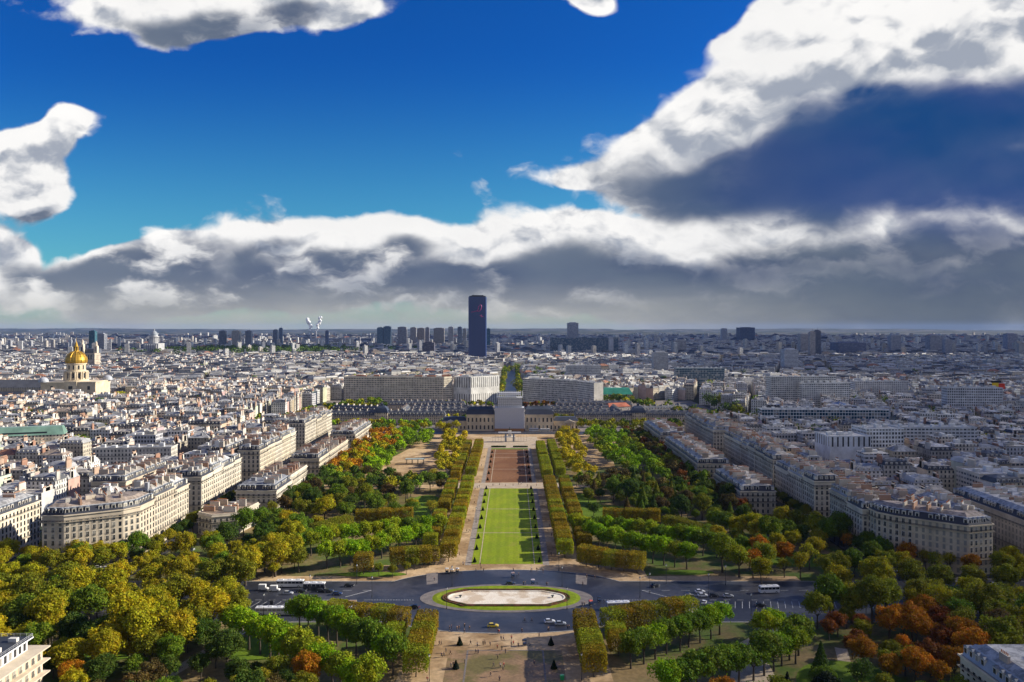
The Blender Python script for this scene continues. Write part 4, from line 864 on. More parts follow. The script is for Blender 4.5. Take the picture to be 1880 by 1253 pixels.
def fill(y0, y1, cell, bw, bd, lw, ld, hmin, hmax, lod):
    gy0 = int(y0 // cell); gy1 = int(y1 // cell)
    for gj in range(gy0, gy1 + 1):
        for gi in range(-40, 41):
            X0, Y0 = gi * cell, gj * cell; cxm, cym = X0 + cell / 2, Y0 + cell / 2
            if abs(cxm) - cell > .66 * (cym + cell) + 100: continue
            rr = random.Random(gi * 977 + gj * 31 + 5); rot = 0.0 if (abs(cxm) < 620 and cym < 950) else rr.choice([.5, -.45, .3, -.25, .8, .1, -.1]) + rr.uniform(-.1, .1)
            if cxm > 250 and cym < 1000: rot = rr.choice([0.0, .12])
            ca, sa = math.cos(rot), math.sin(rot); K = int(cell * .8 / min(bw, bd)) + 2
            for bi in range(-K, K + 1):
                for bj in range(-K, K + 1):
                    bx, by = bi * (bw + 11), bj * (bd + 11)
                    nx_ = max(1, int(bw / lw)); ny_ = max(1, int(bd / ld)); h0 = rr.uniform(hmin, hmax)
                    for i in range(nx_):
                        for j in range(ny_):
                            if 0 < i < nx_ - 1 and 0 < j < ny_ - 1 and rr.random() < .45: continue
                            lx = bx - bw / 2 + (i + .5) * bw / nx_; ly = by - bd / 2 + (j + .5) * bd / ny_; x = cxm + lx * ca - ly * sa; y = cym + lx * sa + ly * ca
                            if not (X0 <= x < X0 + cell and Y0 <= y < Y0 + cell) or not (y0 <= y < y1): continue
                            if abs(x - 2.5) > .66 * y + 30 or blocked(x, y, 8 if y < 1400 else 12): continue
                            inner = 0 < i < nx_ - 1 and 0 < j < ny_ - 1
                            h = h0 + rr.uniform(-3.5, 3.5) - (7 if inner else 0); st = 'old'
                            if rr.random() < (.10 if x < 150 else .30) and y > 560: st = 'modern'; h += rr.uniform(-2, 8)
                            LOTS.append((y, x, bw / nx_ * rr.uniform(.93, 1.0), bd / ny_ * rr.uniform(.93, 1.0), rot, h, lod, st, rr.random()))
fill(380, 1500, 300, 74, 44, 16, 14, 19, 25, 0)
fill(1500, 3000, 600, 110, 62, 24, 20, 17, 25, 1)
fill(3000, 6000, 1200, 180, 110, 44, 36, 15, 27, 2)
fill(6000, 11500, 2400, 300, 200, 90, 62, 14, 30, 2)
LOTS.sort(); print('lots', len(LOTS))
MOD = []     # modern slabs: x, y, w, d, rot, h, material, colour, label
for args in (
    (268, 640, 33, 28, 0.04, 35, 'verticals', (.60, .62, .66), 'blank pale grey concrete slab standing between old roofs on the right'),
    (306, 662, 31, 26, 0.04, 38, 'grid', (.66, .67, .68), 'pale grid fronted slab beside the blank concrete slab on the right'),
    (368, 692, 66, 18, -0.03, 35, 'modern', (.55, .56, .58), 'wide grey balcony slab at the right middle of the city'),
    (334, 850, 132, 16, -0.05, 34, 'curtain', (.68, .70, .72), 'long white slab with turquoise glass bays on the right'),
    (580, 1000, 66, 16, -0.1, 46, 'grid', (.60, .60, .62), 'tall pale slab with blank lilac end wall far right'),
    (412, 1130, 96, 18, 0.12, 52, 'modern', (.55, .54, .52), 'curved balcony slab behind the dark dome roof on the right'),
    (355, 1500, 90, 22, 0, 46, 'curtain', (.35, .42, .45), 'turquoise glass office block on the right beyond the avenue'),
    (440, 1120, 70, 20, .1, 44, 'modern', (.70, .69, .66), 'stepped white flats near the far right'),
    (560, 1210, 80, 18, 0, 40, 'modern', (.66, .64, .62), 'long white flats left of the coloured sign'),
    (150, 1650, 70, 22, .1, 44, 'grid', (.62, .62, .60), 'pale twin slab right of the tree lined avenue'),
    (325, 520, 50, 26, 0.0, 27, 'modern', (.58, .52, .44), 'stepped cream flats with planted terraces behind the right street'),
    (-300, 640, 60, 16, 0.1, 25, 'facade', (.62, .58, .50), 'red brick topped cream block behind the left street')):
    MOD.append(args)
for m_ in MOD: KEEP.append((m_[0] - m_[2] / 2 - 2, m_[0] + m_[2] / 2 + 2, m_[1] - m_[3] / 2 - 2, m_[1] + m_[3] / 2 + 2))
for x, y, w, d, rot, h, mm, c, lab in MOD:
    root = empty('apartment_slab', (x, y, 0), rot, lab, 'building', 'modern slabs among the old houses'); b = MB(); b.prism(rect(0, 0, w, d), 0, h, M[mm], c, mt=M['roof'], ct=(.42, .42, .42)); b.build('wall', root)
    b = MB(); b.frus(rect(0, 0, w + .6, d + .6), h, rect(0, 0, w + .6, d + .6), h + .8, M['plaster'], c); b.frus(rect(0, 0, w + .6, d + .6), h + .8, rect(0, 0, w - .2, d - .2), h + .8, M['plaster'], c); rf_ = b.build('roof_parapet', root)
    for i in range(int(w / 9)):
        b = MB(); b.box(-w / 2 + 5 + i * 9, hr_.uniform(-2, 2), h, hr_.uniform(2, 5), hr_.uniform(2, 4), hr_.uniform(1.6, 3.4), M['plaster'], (.66, .66, .64)); b.build('roof_hut', root)
LOTS = [l for l in LOTS if not blocked(l[1], l[0], 6)]
city = MB(); zc_ = {}
SIDE = lambda x: 'left' if x < 0 else 'right'
NI = 262
DESC = {'old': 'old apartment house', 'modern': 'plain modern block'}
for idx, (y, x, w, d, rot, h, lod, st, rn) in enumerate(LOTS):
    r = random.Random(int(rn * 1e9))
    if idx < NI:
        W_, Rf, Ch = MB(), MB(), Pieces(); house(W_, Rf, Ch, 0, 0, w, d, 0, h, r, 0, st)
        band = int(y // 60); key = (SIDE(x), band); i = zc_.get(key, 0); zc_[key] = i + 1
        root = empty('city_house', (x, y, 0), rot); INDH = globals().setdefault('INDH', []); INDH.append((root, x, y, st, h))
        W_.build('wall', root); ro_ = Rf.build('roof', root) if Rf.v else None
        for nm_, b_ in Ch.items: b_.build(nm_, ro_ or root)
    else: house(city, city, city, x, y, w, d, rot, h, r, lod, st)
# labels: by distance bands from the camera, counted outward from the park
bands = {}
for e in INDH: bands.setdefault((SIDE(e[1]), int(e[2] // 40)), []).append(e)
DW = ['level with the huge corner house', 'level with the side street', 'level with the second street house', 'level with the first villas', 'level with the mansard villa', 'level with the third street house', 'level with the orange trees', 'level with the farther villas']
bk = sorted(set(k[1] for k in bands))
for (sn, bnd), L in bands.items():
    L.sort(key=lambda e: abs(e[1])); rowi = bk.index(bnd)
    for i, (root, x, y, st, h) in enumerate(L):
        tag(root, '%s in the %s band of the %s city, %s outward from park' % (DESC[st], nth(rowi), sn, nth(i)), 'building', 'close packed city houses')
tag(city.build('far_city'), 'mass of pale old roofs and walls stretching to the horizon', 'city', None, 'stuff')
# ------------------------------------------------------------------ landmarks
ST = (0.68, 0.55, 0.37)
def part(root, name, fn, parent=None, **k):
    b = MB(); fn(b); o = b.build(name, parent or root, **k); return o
def wins(b, x0, x1, y, z, n, w, h, arch=False):
    for i in range(n):
        x = x0 + (x1 - x0) * (i + .5) / n; b.face([(x - w / 2, y, z), (x + w / 2, y, z), (x + w / 2, y, z + h), (x - w / 2, y, z + h)], M['glass'])
        b.face([(x - w / 2 - .3, y - .05, z + h), (x + w / 2 + .3, y - .05, z + h), (x + w / 2 + .3, y - .05, z + h + .5), (x - w / 2 - .3, y - .05, z + h + .5)], M['plaster'], (.66, .56, .42))
# scaffolded centre of the school
c = empty('scaffold', (0, 940, 0), 0, 'grey sheeted scaffold tower wrapped round the centre of the long school front', 'scaffold')
part(c, 'lower_sheeting', lambda b: b.prism(rect(-.5, 0, 34.5, 16), 3.2, 27.5, M['tarp'], (1,) * 3))
part(c, 'upper_sheeting', lambda b: b.prism(rect(0, 4, 29, 18), 27.5, 39, M['scaf'], (1,) * 3))
def fr(b):
    for i in range(13):
        for yy_ in (-5.6, 13.4): b.tube((-15 + i * 2.5, yy_, 39), (-15 + i * 2.5, yy_, 46), .16, .16, 4, M['scaf'])
    for z in (39.2, 42, 45): b.tube((-15, -5.6, z), (15, -5.6, z), .14, .14, 4, M['scaf']); b.tube((-15, 13.4, z), (15, 13.4, z), .14, .14, 4, M['scaf'])
    b.box(0, 4, 41.5, 26, 12, 3, M['tarp'])
part(c, 'scaffold_frame', fr)
def fr2(b):
    for i in range(15): b.tube((-17.6 + i * 2.45, -8.15, 3.2), (-17.6 + i * 2.45, -8.15, 28), .09, .09, 4, M['scaf'])
    for z in (8, 13, 18, 23, 27.6): b.tube((-17.7, -8.18, z), (16.8, -8.18, z), .08, .08, 4, M['scaf'])
    for i in range(13): b.tube((-14.4 + i * 2.4, -5.2, 28), (-14.4 + i * 2.4, -5.2, 39), .08, .08, 4, M['iron'])
    for z in (31, 34, 37): b.tube((-14.5, -5.2, z), (14.5, -5.2, z), .08, .08, 4, M['iron'])
part(c, 'scaffold_tubes', fr2)
part(c, 'hoarding', lambda b: b.prism(rect(-.5, -2, 35, 14.5), 0, 3.2, M['wood'], (1,) * 3))
for sx, sn in ((-1, 'left'), (1, 'right')):
    w = empty('school_wing', (sx * 34.5, 946, 0), 0, 'sandstone classical wing with slate roof just %s of the sheeted scaffold' % sn, 'building', 'wings of the long school')
    part(w, 'wall', lambda b: (b.prism(rect(0, 0, 33, 22), 0, 18.5, M['plaster'], ST), b.prism(rect(0, 0, 34, 23), 18.5, 19.3, M['plaster'], (.62, .52, .38)), b.prism(rect(0, 0, 33.4, 22.4), 9.2, 9.6, M['plaster'], (.62, .52, .38))))
    part(w, 'roof', lambda b: (b.frus(rect(0, 0, 34, 23), 19.3, rect(0, 0, 30, 14), 25, M['slate'], (.045, .052, .075)), b.frus(rect(0, 0, 30, 14), 25, rect(0, 0, 27, 2), 28, M['slate'], (.055, .065, .085)), [chimney(b, -12 + i * 6, 2, 23, 2.4, 1.2, 6, 0, 3, (.5, .44, .36)) for i in range(5)]))
    for i in range(7):
        for z, hh in ((2, 4.6), (10.6, 4.8)):
            b = MB(); x = -16.5 + 33 * (i + .5) / 7; b.face([(x - .9, -11.06, z), (x + .9, -11.06, z), (x + .9, -11.06, z + hh), (x - .9, -11.06, z + hh)], M['glass']); b.box(x, -11.1, z + hh, 2.8, .3, .6, M['plaster'], (.64, .54, .4)); b.build('window', w)
    w = empty('school_pavilion', (sx * 66, 948, 0), 0, 'low stone pavilion with a pedimented portico at the %s end of the school' % sn, 'building', 'porticoed pavilions of the school')
    part(w, 'wall', lambda b: b.prism(rect(0, 0, 29, 18), 0, 11.5, M['plaster'], ST))
    part(w, 'roof', lambda b: (b.frus(rect(0, 0, 30, 19), 11.5, rect(0, 0, 24, 8), 15.5, M['slate'], (.05, .058, .08)), b.face([(x_, y_, 15.5) for x_, y_ in rect(0, 0, 24, 8)], M['slate'], (.06, .07, .09))))
    for i in range(7): part(w, 'window', lambda b: wins(b, -14.5 + i * 29 / 7, -14.5 + (i + 1) * 29 / 7, -9.06, 2, 1, 1.5, 3.4))
    po = part(w, 'portico', lambda b: (b.box(sx * 4, -11, 9, 13, 4.4, 1.2, M['plaster'], (.62, .52, .38)), [b.face(q, M['plaster'], (.62, .52, .38)) for q in ([(sx * 4 - 6.5, -13.2, 10.2), (sx * 4 + 6.5, -13.2, 10.2), (sx * 4, -13.2, 13)], [(sx * 4 - 6.5, -13.2, 10.2), (sx * 4, -13.2, 13), (sx * 4, -8, 13), (sx * 4 - 6.5, -8, 10.2)], [(sx * 4 + 6.5, -13.2, 10.2), (sx * 4 + 6.5, -8, 10.2), (sx * 4, -8, 13), (sx * 4, -13.2, 13)])]))
    for i in range(4): part(w, 'column', lambda b: b.cyl(sx * 4 - 5.2 + i * 3.45, -12.4, 0, 9, .55, .45, 10, M['plaster'], (.62, .52, .38)), po)
    # long barracks with central domed pavilion
    def barrack(x, y, w_, d_, h_, rot, lab, dorm=True):
        root = empty('barracks', (x, y, 0), rot, lab, 'building', 'slate roofed barracks behind the park'); part(root, 'wall', lambda b: b.prism(rect(0, 0, w_, d_), 0, h_, M['facade'], (.50, .43, .33)))
        def rf(b):
            b.frus(rect(0, 0, w_ + .8, d_ + .8), h_, rect(0, 0, w_ - 3, d_ * .35), h_ + 4.6, M['slate'], (.085, .09, .105)); b.frus(rect(0, 0, w_ - 3, d_ * .35), h_ + 4.6, rect(0, 0, w_ - 4, .4), h_ + 5.8, M['slate'], (.12, .125, .14))
        ro_ = part(root, 'roof', rf)
        if w_ > 25:
            for i in range(int(w_ / 9)):
                part(root, 'chimney', lambda b: chimney(b, -w_ / 2 + 5 + i * 9, 0, h_ + 1, 1.2, 3, 6.2, 0, 2, (.62, .57, .48)), ro_)
            for i in range(int(w_ / 4.5)):
                inst('dormer', DOR, root, (-w_ / 2 + 2.5 + i * 4.5, -d_ / 2 + .9, h_ + .3), math.pi)
        return root
    barrack(sx * 118, 1003, 74, 13, 11.5, 0, 'long dark slate barracks inside the %s school yard, nearer half' % sn)
    barrack(sx * 204, 1003, 70, 13, 11.5, 0, 'long dark slate barracks inside the %s school yard, outer half' % sn)
    pv = empty('domed_pavilion', (sx * 161, 1002, 0), 0, 'square slate domed pavilion in the middle of the %s barracks' % sn, 'building', 'domed pavilions of the barracks')
    part(pv, 'wall', lambda b: b.prism(rect(0, 0, 16, 16), 0, 15, M['facade'], (.56, .47, .34))); part(pv, 'roof', lambda b: [b.frus(rect(0, 0, 2 * a, 2 * a), z, rect(0, 0, 2 * a2, 2 * a2), z2, M['slate'], (.05, .065, .10)) for a, z, a2, z2 in ((8.6, 15, 8, 17.5), (8, 17.5, 6.6, 20.5), (6.6, 20.5, 4, 22.8), (4, 22.8, 1.5, 23.4), (1.5, 23.4, 1.4, 25.5), (1.4, 25.5, .1, 27))])
    for i, (x, y, w_, d_, rt) in enumerate(((sx * 92, 1045, 80, 12, 0), (sx * 92, 1085, 86, 12, 0), (sx * 140, 1060, 60, 11, math.pi / 2), (sx * 52, 1062, 62, 11, math.pi / 2 + .0), (sx * 205, 1080, 80, 12, sx * .35), (sx * 120, 1150, 110, 14, 0))):
        barrack(x, y, w_, d_, 10.5, rt, '%s slate roofed range of the %s rear courtyards counted away from the park' % (nth(i), sn))
# yards, parked coaches are added with the vehicles
sheet('school_yard', [R4(-300, 300, 929, 1330)], 0.03, M['pave'])
sheet('avenue_behind_school', [R4(-24, 24, 1180, 2400)], 0.05, M['asphalt'])
def slab(name, lab, pts, d_, h_, mm, c, roofc=(.42, .42, .42), top=None):
    """long block following a polyline (front edge), depth d_"""
    root = empty(name, (pts[0][0], pts[0][1], 0), 0, lab, 'building'); L = [(x - pts[0][0], y - pts[0][1]) for x, y in pts]; back = []
    for i, p in enumerate(L):
        a = Vector(L[max(0, i - 1)]); c2 = Vector(L[min(len(L) - 1, i + 1)]); t = (c2 - a).normalized(); back.append((p[0] - t.y * d_, p[1] + t.x * d_))
    poly = L + back[::-1]; nL = len(L)
    def wl(b):
        u = 0
        for i in range(len(poly)): mt_ = M[mm] if i != nL - 1 or mm == 'facade' else M['plaster']; u = b.wall(poly[i], poly[(i + 1) % len(poly)], 0, h_, mt_, c, u)
    part(root, 'wall', wl)
    def rf(b):
        for i in range(nL - 1): b.face([(*L[i], h_), (*L[i + 1], h_), (*back[i + 1], h_), (*back[i], h_)], M['roof'], roofc)
        b.frus(poly, h_, poly, h_ + .9, M['plaster'], c)
    ro_ = part(root, 'roof', rf); r = random.Random(len(lab))
    for i in range(9):
        k = r.randrange(nL - 1); p = lerp(L[k], L[k + 1], r.random()); q_ = lerp(back[k], back[k + 1], .5); p = lerp(p, q_, .45); b = MB(); b.box(*p, h_, r.uniform(3, 14), r.uniform(3, 5), r.uniform(2, 3.5), M['plaster'], top or (.6, .6, .58)); b.build('roof_hut', ro_)
    return root
slab('ministry_block', 'very long beige office block with square windows left behind the school', [(-264, 1262), (-190, 1258), (-104, 1246), (-92, 1256)], 26, 44, 'grid', (.68, .60, .46), (.42, .40, .36), (.45, .22, .13))
slab('ministry_block', 'white block of tall vertical windows between beige block and tree avenue', [(-90, 1262), (-62, 1250), (-18, 1290)], 22, 44, 'verticals', (.64, .63, .59))
slab('curved_office', 'white curved office block with honeycomb windows right behind the school', [(20, 1290), (45, 1268), (75, 1248), (104, 1222), (124, 1180)], 16, 39, 'grid', (.66, .62, .54))
b = MB(); gh = empty('green_roof_hall', (168, 1290, 0), 0, 'low hall with bright green ribbed roof right of the curved white office', 'building')
part(gh, 'wall', lambda b: b.prism(rect(0, 0, 50, 30), 0, 15, M['modern'], (.5, .48, .44))); part(gh, 'roof', lambda b: b.frus(rect(0, 0, 56, 34), 15, rect(4, 4, 40, 16), 24, M['slate'], (.03, .20, .14)) or b.face([(*p, 24) for p in rect(4, 4, 40, 16)], M['slate'], (.05, .26, .18)))
gr = empty('copper_roof_block', (-424, 700, 0), .35, 'long stone block with pale green copper roof at the far left', 'building')
part(gr, 'wall', lambda b: b.prism(rect(0, 0, 60, 17), 0, 27, M['facade'], (.62, .54, .42))); part(gr, 'roof', lambda b: (b.frus(rect(0, 0, 61, 18), 27, rect(0, 0, 56, 8), 34, M['slate'], (.17, .29, .23)), b.face([(*p, 34) for p in rect(0, 0, 56, 8)], M['slate'], (.25, .36, .30)), b.box(0, -7.6, 28, 34, .8, 1.8, M['glass'])))
rd = empty('red_tile_hall', (150, 1120, 0), .4, 'pale barrack with red tiled roof behind the right school yard', 'building')
part(rd, 'wall', lambda b: b.prism(rect(0, 0, 34, 16), 0, 11, M['facade'], (.6, .55, .48))); part(rd, 'roof', lambda b: b.frus(rect(0, 0, 35, 17), 11, rect(0, 0, 28, 1), 16, M['slate'], (.40, .13, .07)))
# golden dome church
gx, gy_ = P(140, 722, 0)[0] + 150, 1250
gx = 2.5 + (140 - 940) * gy_ / FOC
gd = empty('dome_church', (gx, gy_, 0), 0.10, 'domed church with gilded ribbed dome rising above the roofs on the left', 'church'); CS = (.66, .55, .38)
def square(b):
    b.prism(rect(0, 0, 80, 56), 0, 37, M['plaster'], CS); b.prism(rect(0, 0, 81.5, 57.5), 37, 38.3, M['plaster'], (.7, .6, .44)); b.prism(rect(0, 0, 81, 57), 21, 21.8, M['plaster'], (.7, .6, .44))
    b.prism(rect(4, -28.5, 18, 3), 0, 39, M['plaster'], CS)
part(gd, 'wall', square)
for x, z, w_, h_ in ((-24, 26, 4, 6), (4, 27, 6, 5), (30, 26, 4, 6), (4, 10, 5, 6), (-24, 11, 4, 5), (30, 11, 4, 5)):
    part(gd, 'window', lambda b: b.face([(x - w_ / 2, -28.06 if abs(x) > 10 else -30.06, z), (x + w_ / 2, -28.06 if abs(x) > 10 else -30.06, z), (x + w_ / 2, -28.06 if abs(x) > 10 else -30.06, z + h_), (x - w_ / 2, -28.06 if abs(x) > 10 else -30.06, z + h_)], M['glass']))
dr = part(gd, 'drum', lambda b: (b.cyl(0, 0, 38.3, 41, 18, 18, 32, M['plaster'], CS), b.cyl(0, 0, 41, 53, 15.5, 15.5, 32, M['plaster'], CS), b.cyl(0, 0, 53, 54, 17, 17, 32, M['plaster'], (.7, .6, .44)), b.cyl(0, 0, 54, 65, 13.8, 13.8, 32, M['plaster'], CS), b.cyl(0, 0, 65, 66, 15, 15, 32, M['plaster'], (.7, .6, .44))))
for i in range(12):
    a = i * math.pi / 6 + .13; e = (math.cos(a), math.sin(a)); t = (-e[1], e[0])
    def dw(b):
        for r0, z0, z1, w_ in ((15.6, 43, 51, 1.4), (13.9, 56.5, 63, 1.1)): b.face([(e[0] * r0 - t[0] * w_, e[1] * r0 - t[1] * w_, z0), (e[0] * r0 + t[0] * w_, e[1] * r0 + t[1] * w_, z0), (e[0] * r0 + t[0] * w_, e[1] * r0 + t[1] * w_, z1), (e[0] * r0 - t[0] * w_, e[1] * r0 - t[1] * w_, z1)], M['glass'])
    part(gd, 'window', dw, dr)
    a2 = a + math.pi / 12; part(gd, 'column', lambda b: [b.cyl(math.cos(a2 + k) * 16.6, math.sin(a2 + k) * 17.0, 41, 53, .9, .8, 8, M['plaster'], (.7, .6, .44)) for k in (-.08, .08)], dr)
prof = [(14.2, 66), (15.1, 68), (15.2, 71), (14.2, 75.5), (11.8, 79.5), (8.4, 82.6), (5, 84.4)]
do = part(gd, 'dome', lambda b: b.lathe(0, 0, prof, 48, M['gold']), smooth=True)
for i in range(12):
    a = i * math.pi / 6 + math.pi / 12 + .1
    part(gd, 'rib', lambda b: [b.tube((math.cos(a) * r0 * 1.015, math.sin(a) * r0 * 1.015, z0), (math.cos(a) * r1 * 1.015, math.sin(a) * r1 * 1.015, z1), .55, .5, 5, M['gold']) for (r0, z0), (r1, z1) in zip(prof, prof[1:])], do)
part(gd, 'lantern', lambda b: (b.cyl(0, 0, 83.8, 85.6, 5, 4.6, 12, M['gold']), [b.cyl(math.cos(k * .785) * 3.2, math.sin(k * .785) * 3.2, 85.6, 91.5, .7, .7, 6, M['gold']) for k in range(8)], b.cyl(0, 0, 85.6, 91.5, 2.4, 2.4, 8, M['iron']), b.cyl(0, 0, 91.5, 92.3, 4.4, 3.6, 12, M['gold']), b.cyl(0, 0, 92.3, 101, 2.8, .3, 10, M['gold']), b.cyl(0, 0, 101, 106, .25, .12, 5, M['gold'])))
for x, y in ((-37, -25), (38, 24)): part(gd, 'corner_dome', lambda b: b.lathe(x, y, [(7, 38), (7, 40), (6, 43), (3.5, 45), (.1, 46)], 16, M['slate'], (.42, .44, .48)))
nv = empty('church_nave', (gx - 92, gy_ + 20, 0), 0.02, 'long slate roofed stone nave left of the gilded dome', 'church'); part(nv, 'wall', lambda b: b.prism(rect(0, 0, 96, 24), 0, 27, M['facade'], (.6, .52, .38))); part(nv, 'roof', lambda b: b.frus(rect(0, 0, 97, 25), 27, rect(0, 0, 96, .5), 39, M['slate'], (.12, .125, .14)))
hsx = empty('hospital_range', (gx - 86, gy_ - 44, 0), 0.05, 'low yellow stone range with dormered slate roof before the church nave', 'building'); part(hsx, 'wall', lambda b: b.prism(rect(0, 0, 76, 12), 0, 19, M['facade'], (.68, .56, .36))); part(hsx, 'roof', lambda b: b.frus(rect(0, 0, 77, 13), 19, rect(0, 0, 74, 3), 25, M['slate'], (.06, .065, .085)))
# tall dark tower
tx = 2.5 + (876.5 - 940) * 2700 / FOC
mt = empty('skyscraper', (tx, 2716, 0), 0, 'lone dark blue skyscraper with vertical ribs and pink ribbon on the horizon', 'skyscraper')
m_, t_, b_ = mat('tower_glass'); b_.inputs['Base Color'].default_value = (.018, .040, .150, 1); b_.inputs['Roughness'].default_value = .35; M['tglass'] = m_
bow = [(-30.5, 8), (-30.5, -5), (-27, -13.5), (-14, -17), (0, -18), (14, -17), (27, -13.5), (30.5, -5), (30.5, 8), (24, 17), (-24, 17)]
part(mt, 'tower_body', lambda b: b.prism(bow, 0, 228, M['tglass'], (1,) * 3))
part(mt, 'crown_storey', lambda b: b.prism(inset(bow, 1.5), 228, 232, M['iron'], (1,) * 3)); part(mt, 'roof_plant', lambda b: (b.box(0, 0, 232, 40, 14, 2.5, M['iron']), b.cyl(-15, 0, 234, 238, .4, .3, 5, M['iron'])))
M['rib'] = plain('tower_rib', (.10, .12, .24), .5)
for i in range(1, 7):
    a, c2 = bow[i], bow[i + 1]; k = 4 if i in (2, 3, 4, 5) else 2
    for j in range(k):
        p = lerp(a, c2, j / k); part(mt, 'rib', lambda b: b.box(p[0], p[1] - .5, 0, 1.0, 1.3, 228, M['rib']))
def ribbon(b):
    pts = []
    for i in range(25):
        t = i / 24
        if t < .35: k = t / .35; pts.append((-21 + 20 * k, 176 + 4.5 * k))
        elif t < .8: k = (t - .35) / .45; a = -1.9 + k * 5.1; pts.append((8 + 7.5 * math.cos(a) * .75 + 3 * math.sin(a), 190 + 11 * math.sin(a)))
        else: k = (t - .8) / .2; pts.append((3 - k * 6 + 2, 190 - 10 * k))
    for p, q in zip(pts, pts[1:]): b.tube((p[0], -19.6, p[1]), (q[0], -19.6, q[1]), .85, .85, 4, M['magenta'])
    b.tube((8, -19.4, 166), (20, -19.4, 160.5), .5, .5, 4, M['magenta']); b.tube((13, -19.4, 168), (14.5, -19.4, 158), .4, .4, 4, M['magenta'])
part(mt, 'ribbon_emblem', ribbon)
# far towers: px left, px right, top v, distance, colour, label
TW = [(1042, 1062, 592, 3400, (.40, .42, .48), 'grey twin-shaft tower rising above the long glass slab'), (692, 703, 601, 4600, (.12, .2, .26), 'narrow teal tower at the left end of the far tower cluster'), (704, 717, 599, 4600, (.09, .16, .22), 'dark teal block second in the far tower cluster'),
      (730, 746, 600, 5000, (.25, .26, .30), 'grey block third in the far tower cluster'), (753, 764, 601, 5000, (.30, .28, .28), 'brownish block fourth in the far tower cluster'), (766, 779, 602, 5100, (.34, .30, .28), 'pale brown block fifth in the far tower cluster'), (781, 788, 601, 5100, (.28, .27, .3), 'slim block sixth in the far tower cluster'), (796, 815, 602, 5000, (.28, .26, .24), 'broad block seventh in the far tower cluster'),
      (823, 832, 600, 5000, (.35, .35, .36), 'pale mast topped block eighth in the far tower cluster'), (840, 848, 600, 5000, (.16, .2, .26), 'dark block just left of the lone skyscraper'), (850, 856, 603, 5000, (.3, .3, .3), 'slim pale block touching the lone skyscraper'), (893, 900, 603, 4600, (.07, .18, .24), 'teal block just right of the lone skyscraper'),
      (163, 174, 607, 2800, (.02, .12, .16), 'dark teal tower behind the gilded dome'), (176, 191, 612, 2900, (.35, .36, .40), 'grey slab right of the dark teal tower'), (402, 413, 607, 4200, (.16, .18, .22), 'dark block first of the three left horizon blocks'), (425, 439, 607, 4200, (.5, .46, .4), 'pale block second of the three left horizon blocks'), (450, 461, 607, 4200, (.22, .24, .28), 'grey block third of the three left horizon blocks'),
      (501, 509, 605, 4400, (.2, .24, .3), 'slim grey tower left of the steam'), (512, 518, 602, 4300, (.12, .18, .26), 'slim blue tower left of the steam'), (597, 603, 607, 4600, (.16, .2, .3), 'slim blue tower right of the steam'), (776, 797, 628, 2500, (.10, .09, .13), 'squat dark plum block left of the skyscraper foot'), (1487, 1497, 608, 2500, (.48, .44, .42), 'pale brown half of the right horizon twin tower'), (1496, 1507, 606, 2520, (.13, .14, .2), 'dark half of the right horizon twin tower'),
      (1358, 1386, 601, 6500, (.07, .10, .18), 'dark stepped hospital block on the right horizon'), (1636, 1654, 615, 3400, (.44, .44, .48), 'pale grey block on the far right'), (1708, 1730, 615, 3300, (.42, .42, .46), 'pale block right of its grey neighbour on the far right'), (1735, 1748, 622, 3100, (.4, .4, .45), 'short pale block on the far right'), (1850, 1868, 612, 3600, (.42, .42, .5), 'pale tower at the right picture edge'), (1540, 1590, 628, 2500, (.16, .18, .28), 'wide dark blue flats on the right'),
      (1440, 1466, 640, 2000, (.62, .62, .64), 'white flats on the right before the twin tower'), (1470, 1490, 613, 2700, (.5, .46, .44), 'pale slab left of the right twin tower'), (1236, 1260, 624, 2700, (.45, .43, .42), 'brownish slab in the right middle distance'), (1200, 1227, 645, 1900, (.5, .5, .5), 'grey slab beside the right avenue'), (1325, 1335, 603, 7000, (.4, .42, .46), 'tiny pale block on the right skyline')]
for i, (a, c2, v, Y, col, lab) in enumerate(TW):
    Y = Y * 1.25 if 2200 < Y < 3000 else Y
    x0, x1 = (2.5 + (q_ - 940) * Y / FOC for q_ in (a, c2)); z = EYE - (v - 604) * Y / FOC; w_ = x1 - x0
    root = empty('tower_block', ((x0 + x1) / 2, Y + w_ * .4, 0), 0, lab, 'tower', 'towers on the skyline')
    part(root, 'wall', lambda b: b.prism(rect(0, 0, w_, w_ * .8), 0, z - 3, M['grid'] if i % 2 else M['modern'], col)); part(root, 'roof_plant', lambda b: (b.box(0, 0, z - 3, w_ * .6, w_ * .4, 3, M['plaster'], col), b.cyl(w_ * .1, 0, z, z + 9, .5, .3, 5, M['iron']) if w_ < 40 else None))
gs = empty('glass_slab', (2.5 + (1072 - 940) * 3300 / FOC, 3300, 0), 0, 'long low dark blue glass slab right of the skyscraper', 'building'); part(gs, 'wall', lambda b: b.prism(rect(0, 0, 282, 30), 0, 84, M['curtain'], (.20, .27, .36))); part(gs, 'end_tower', lambda b: b.prism(rect(110, -18, 20, 8), 0, 86, M['plaster'], (.46, .47, .5)))
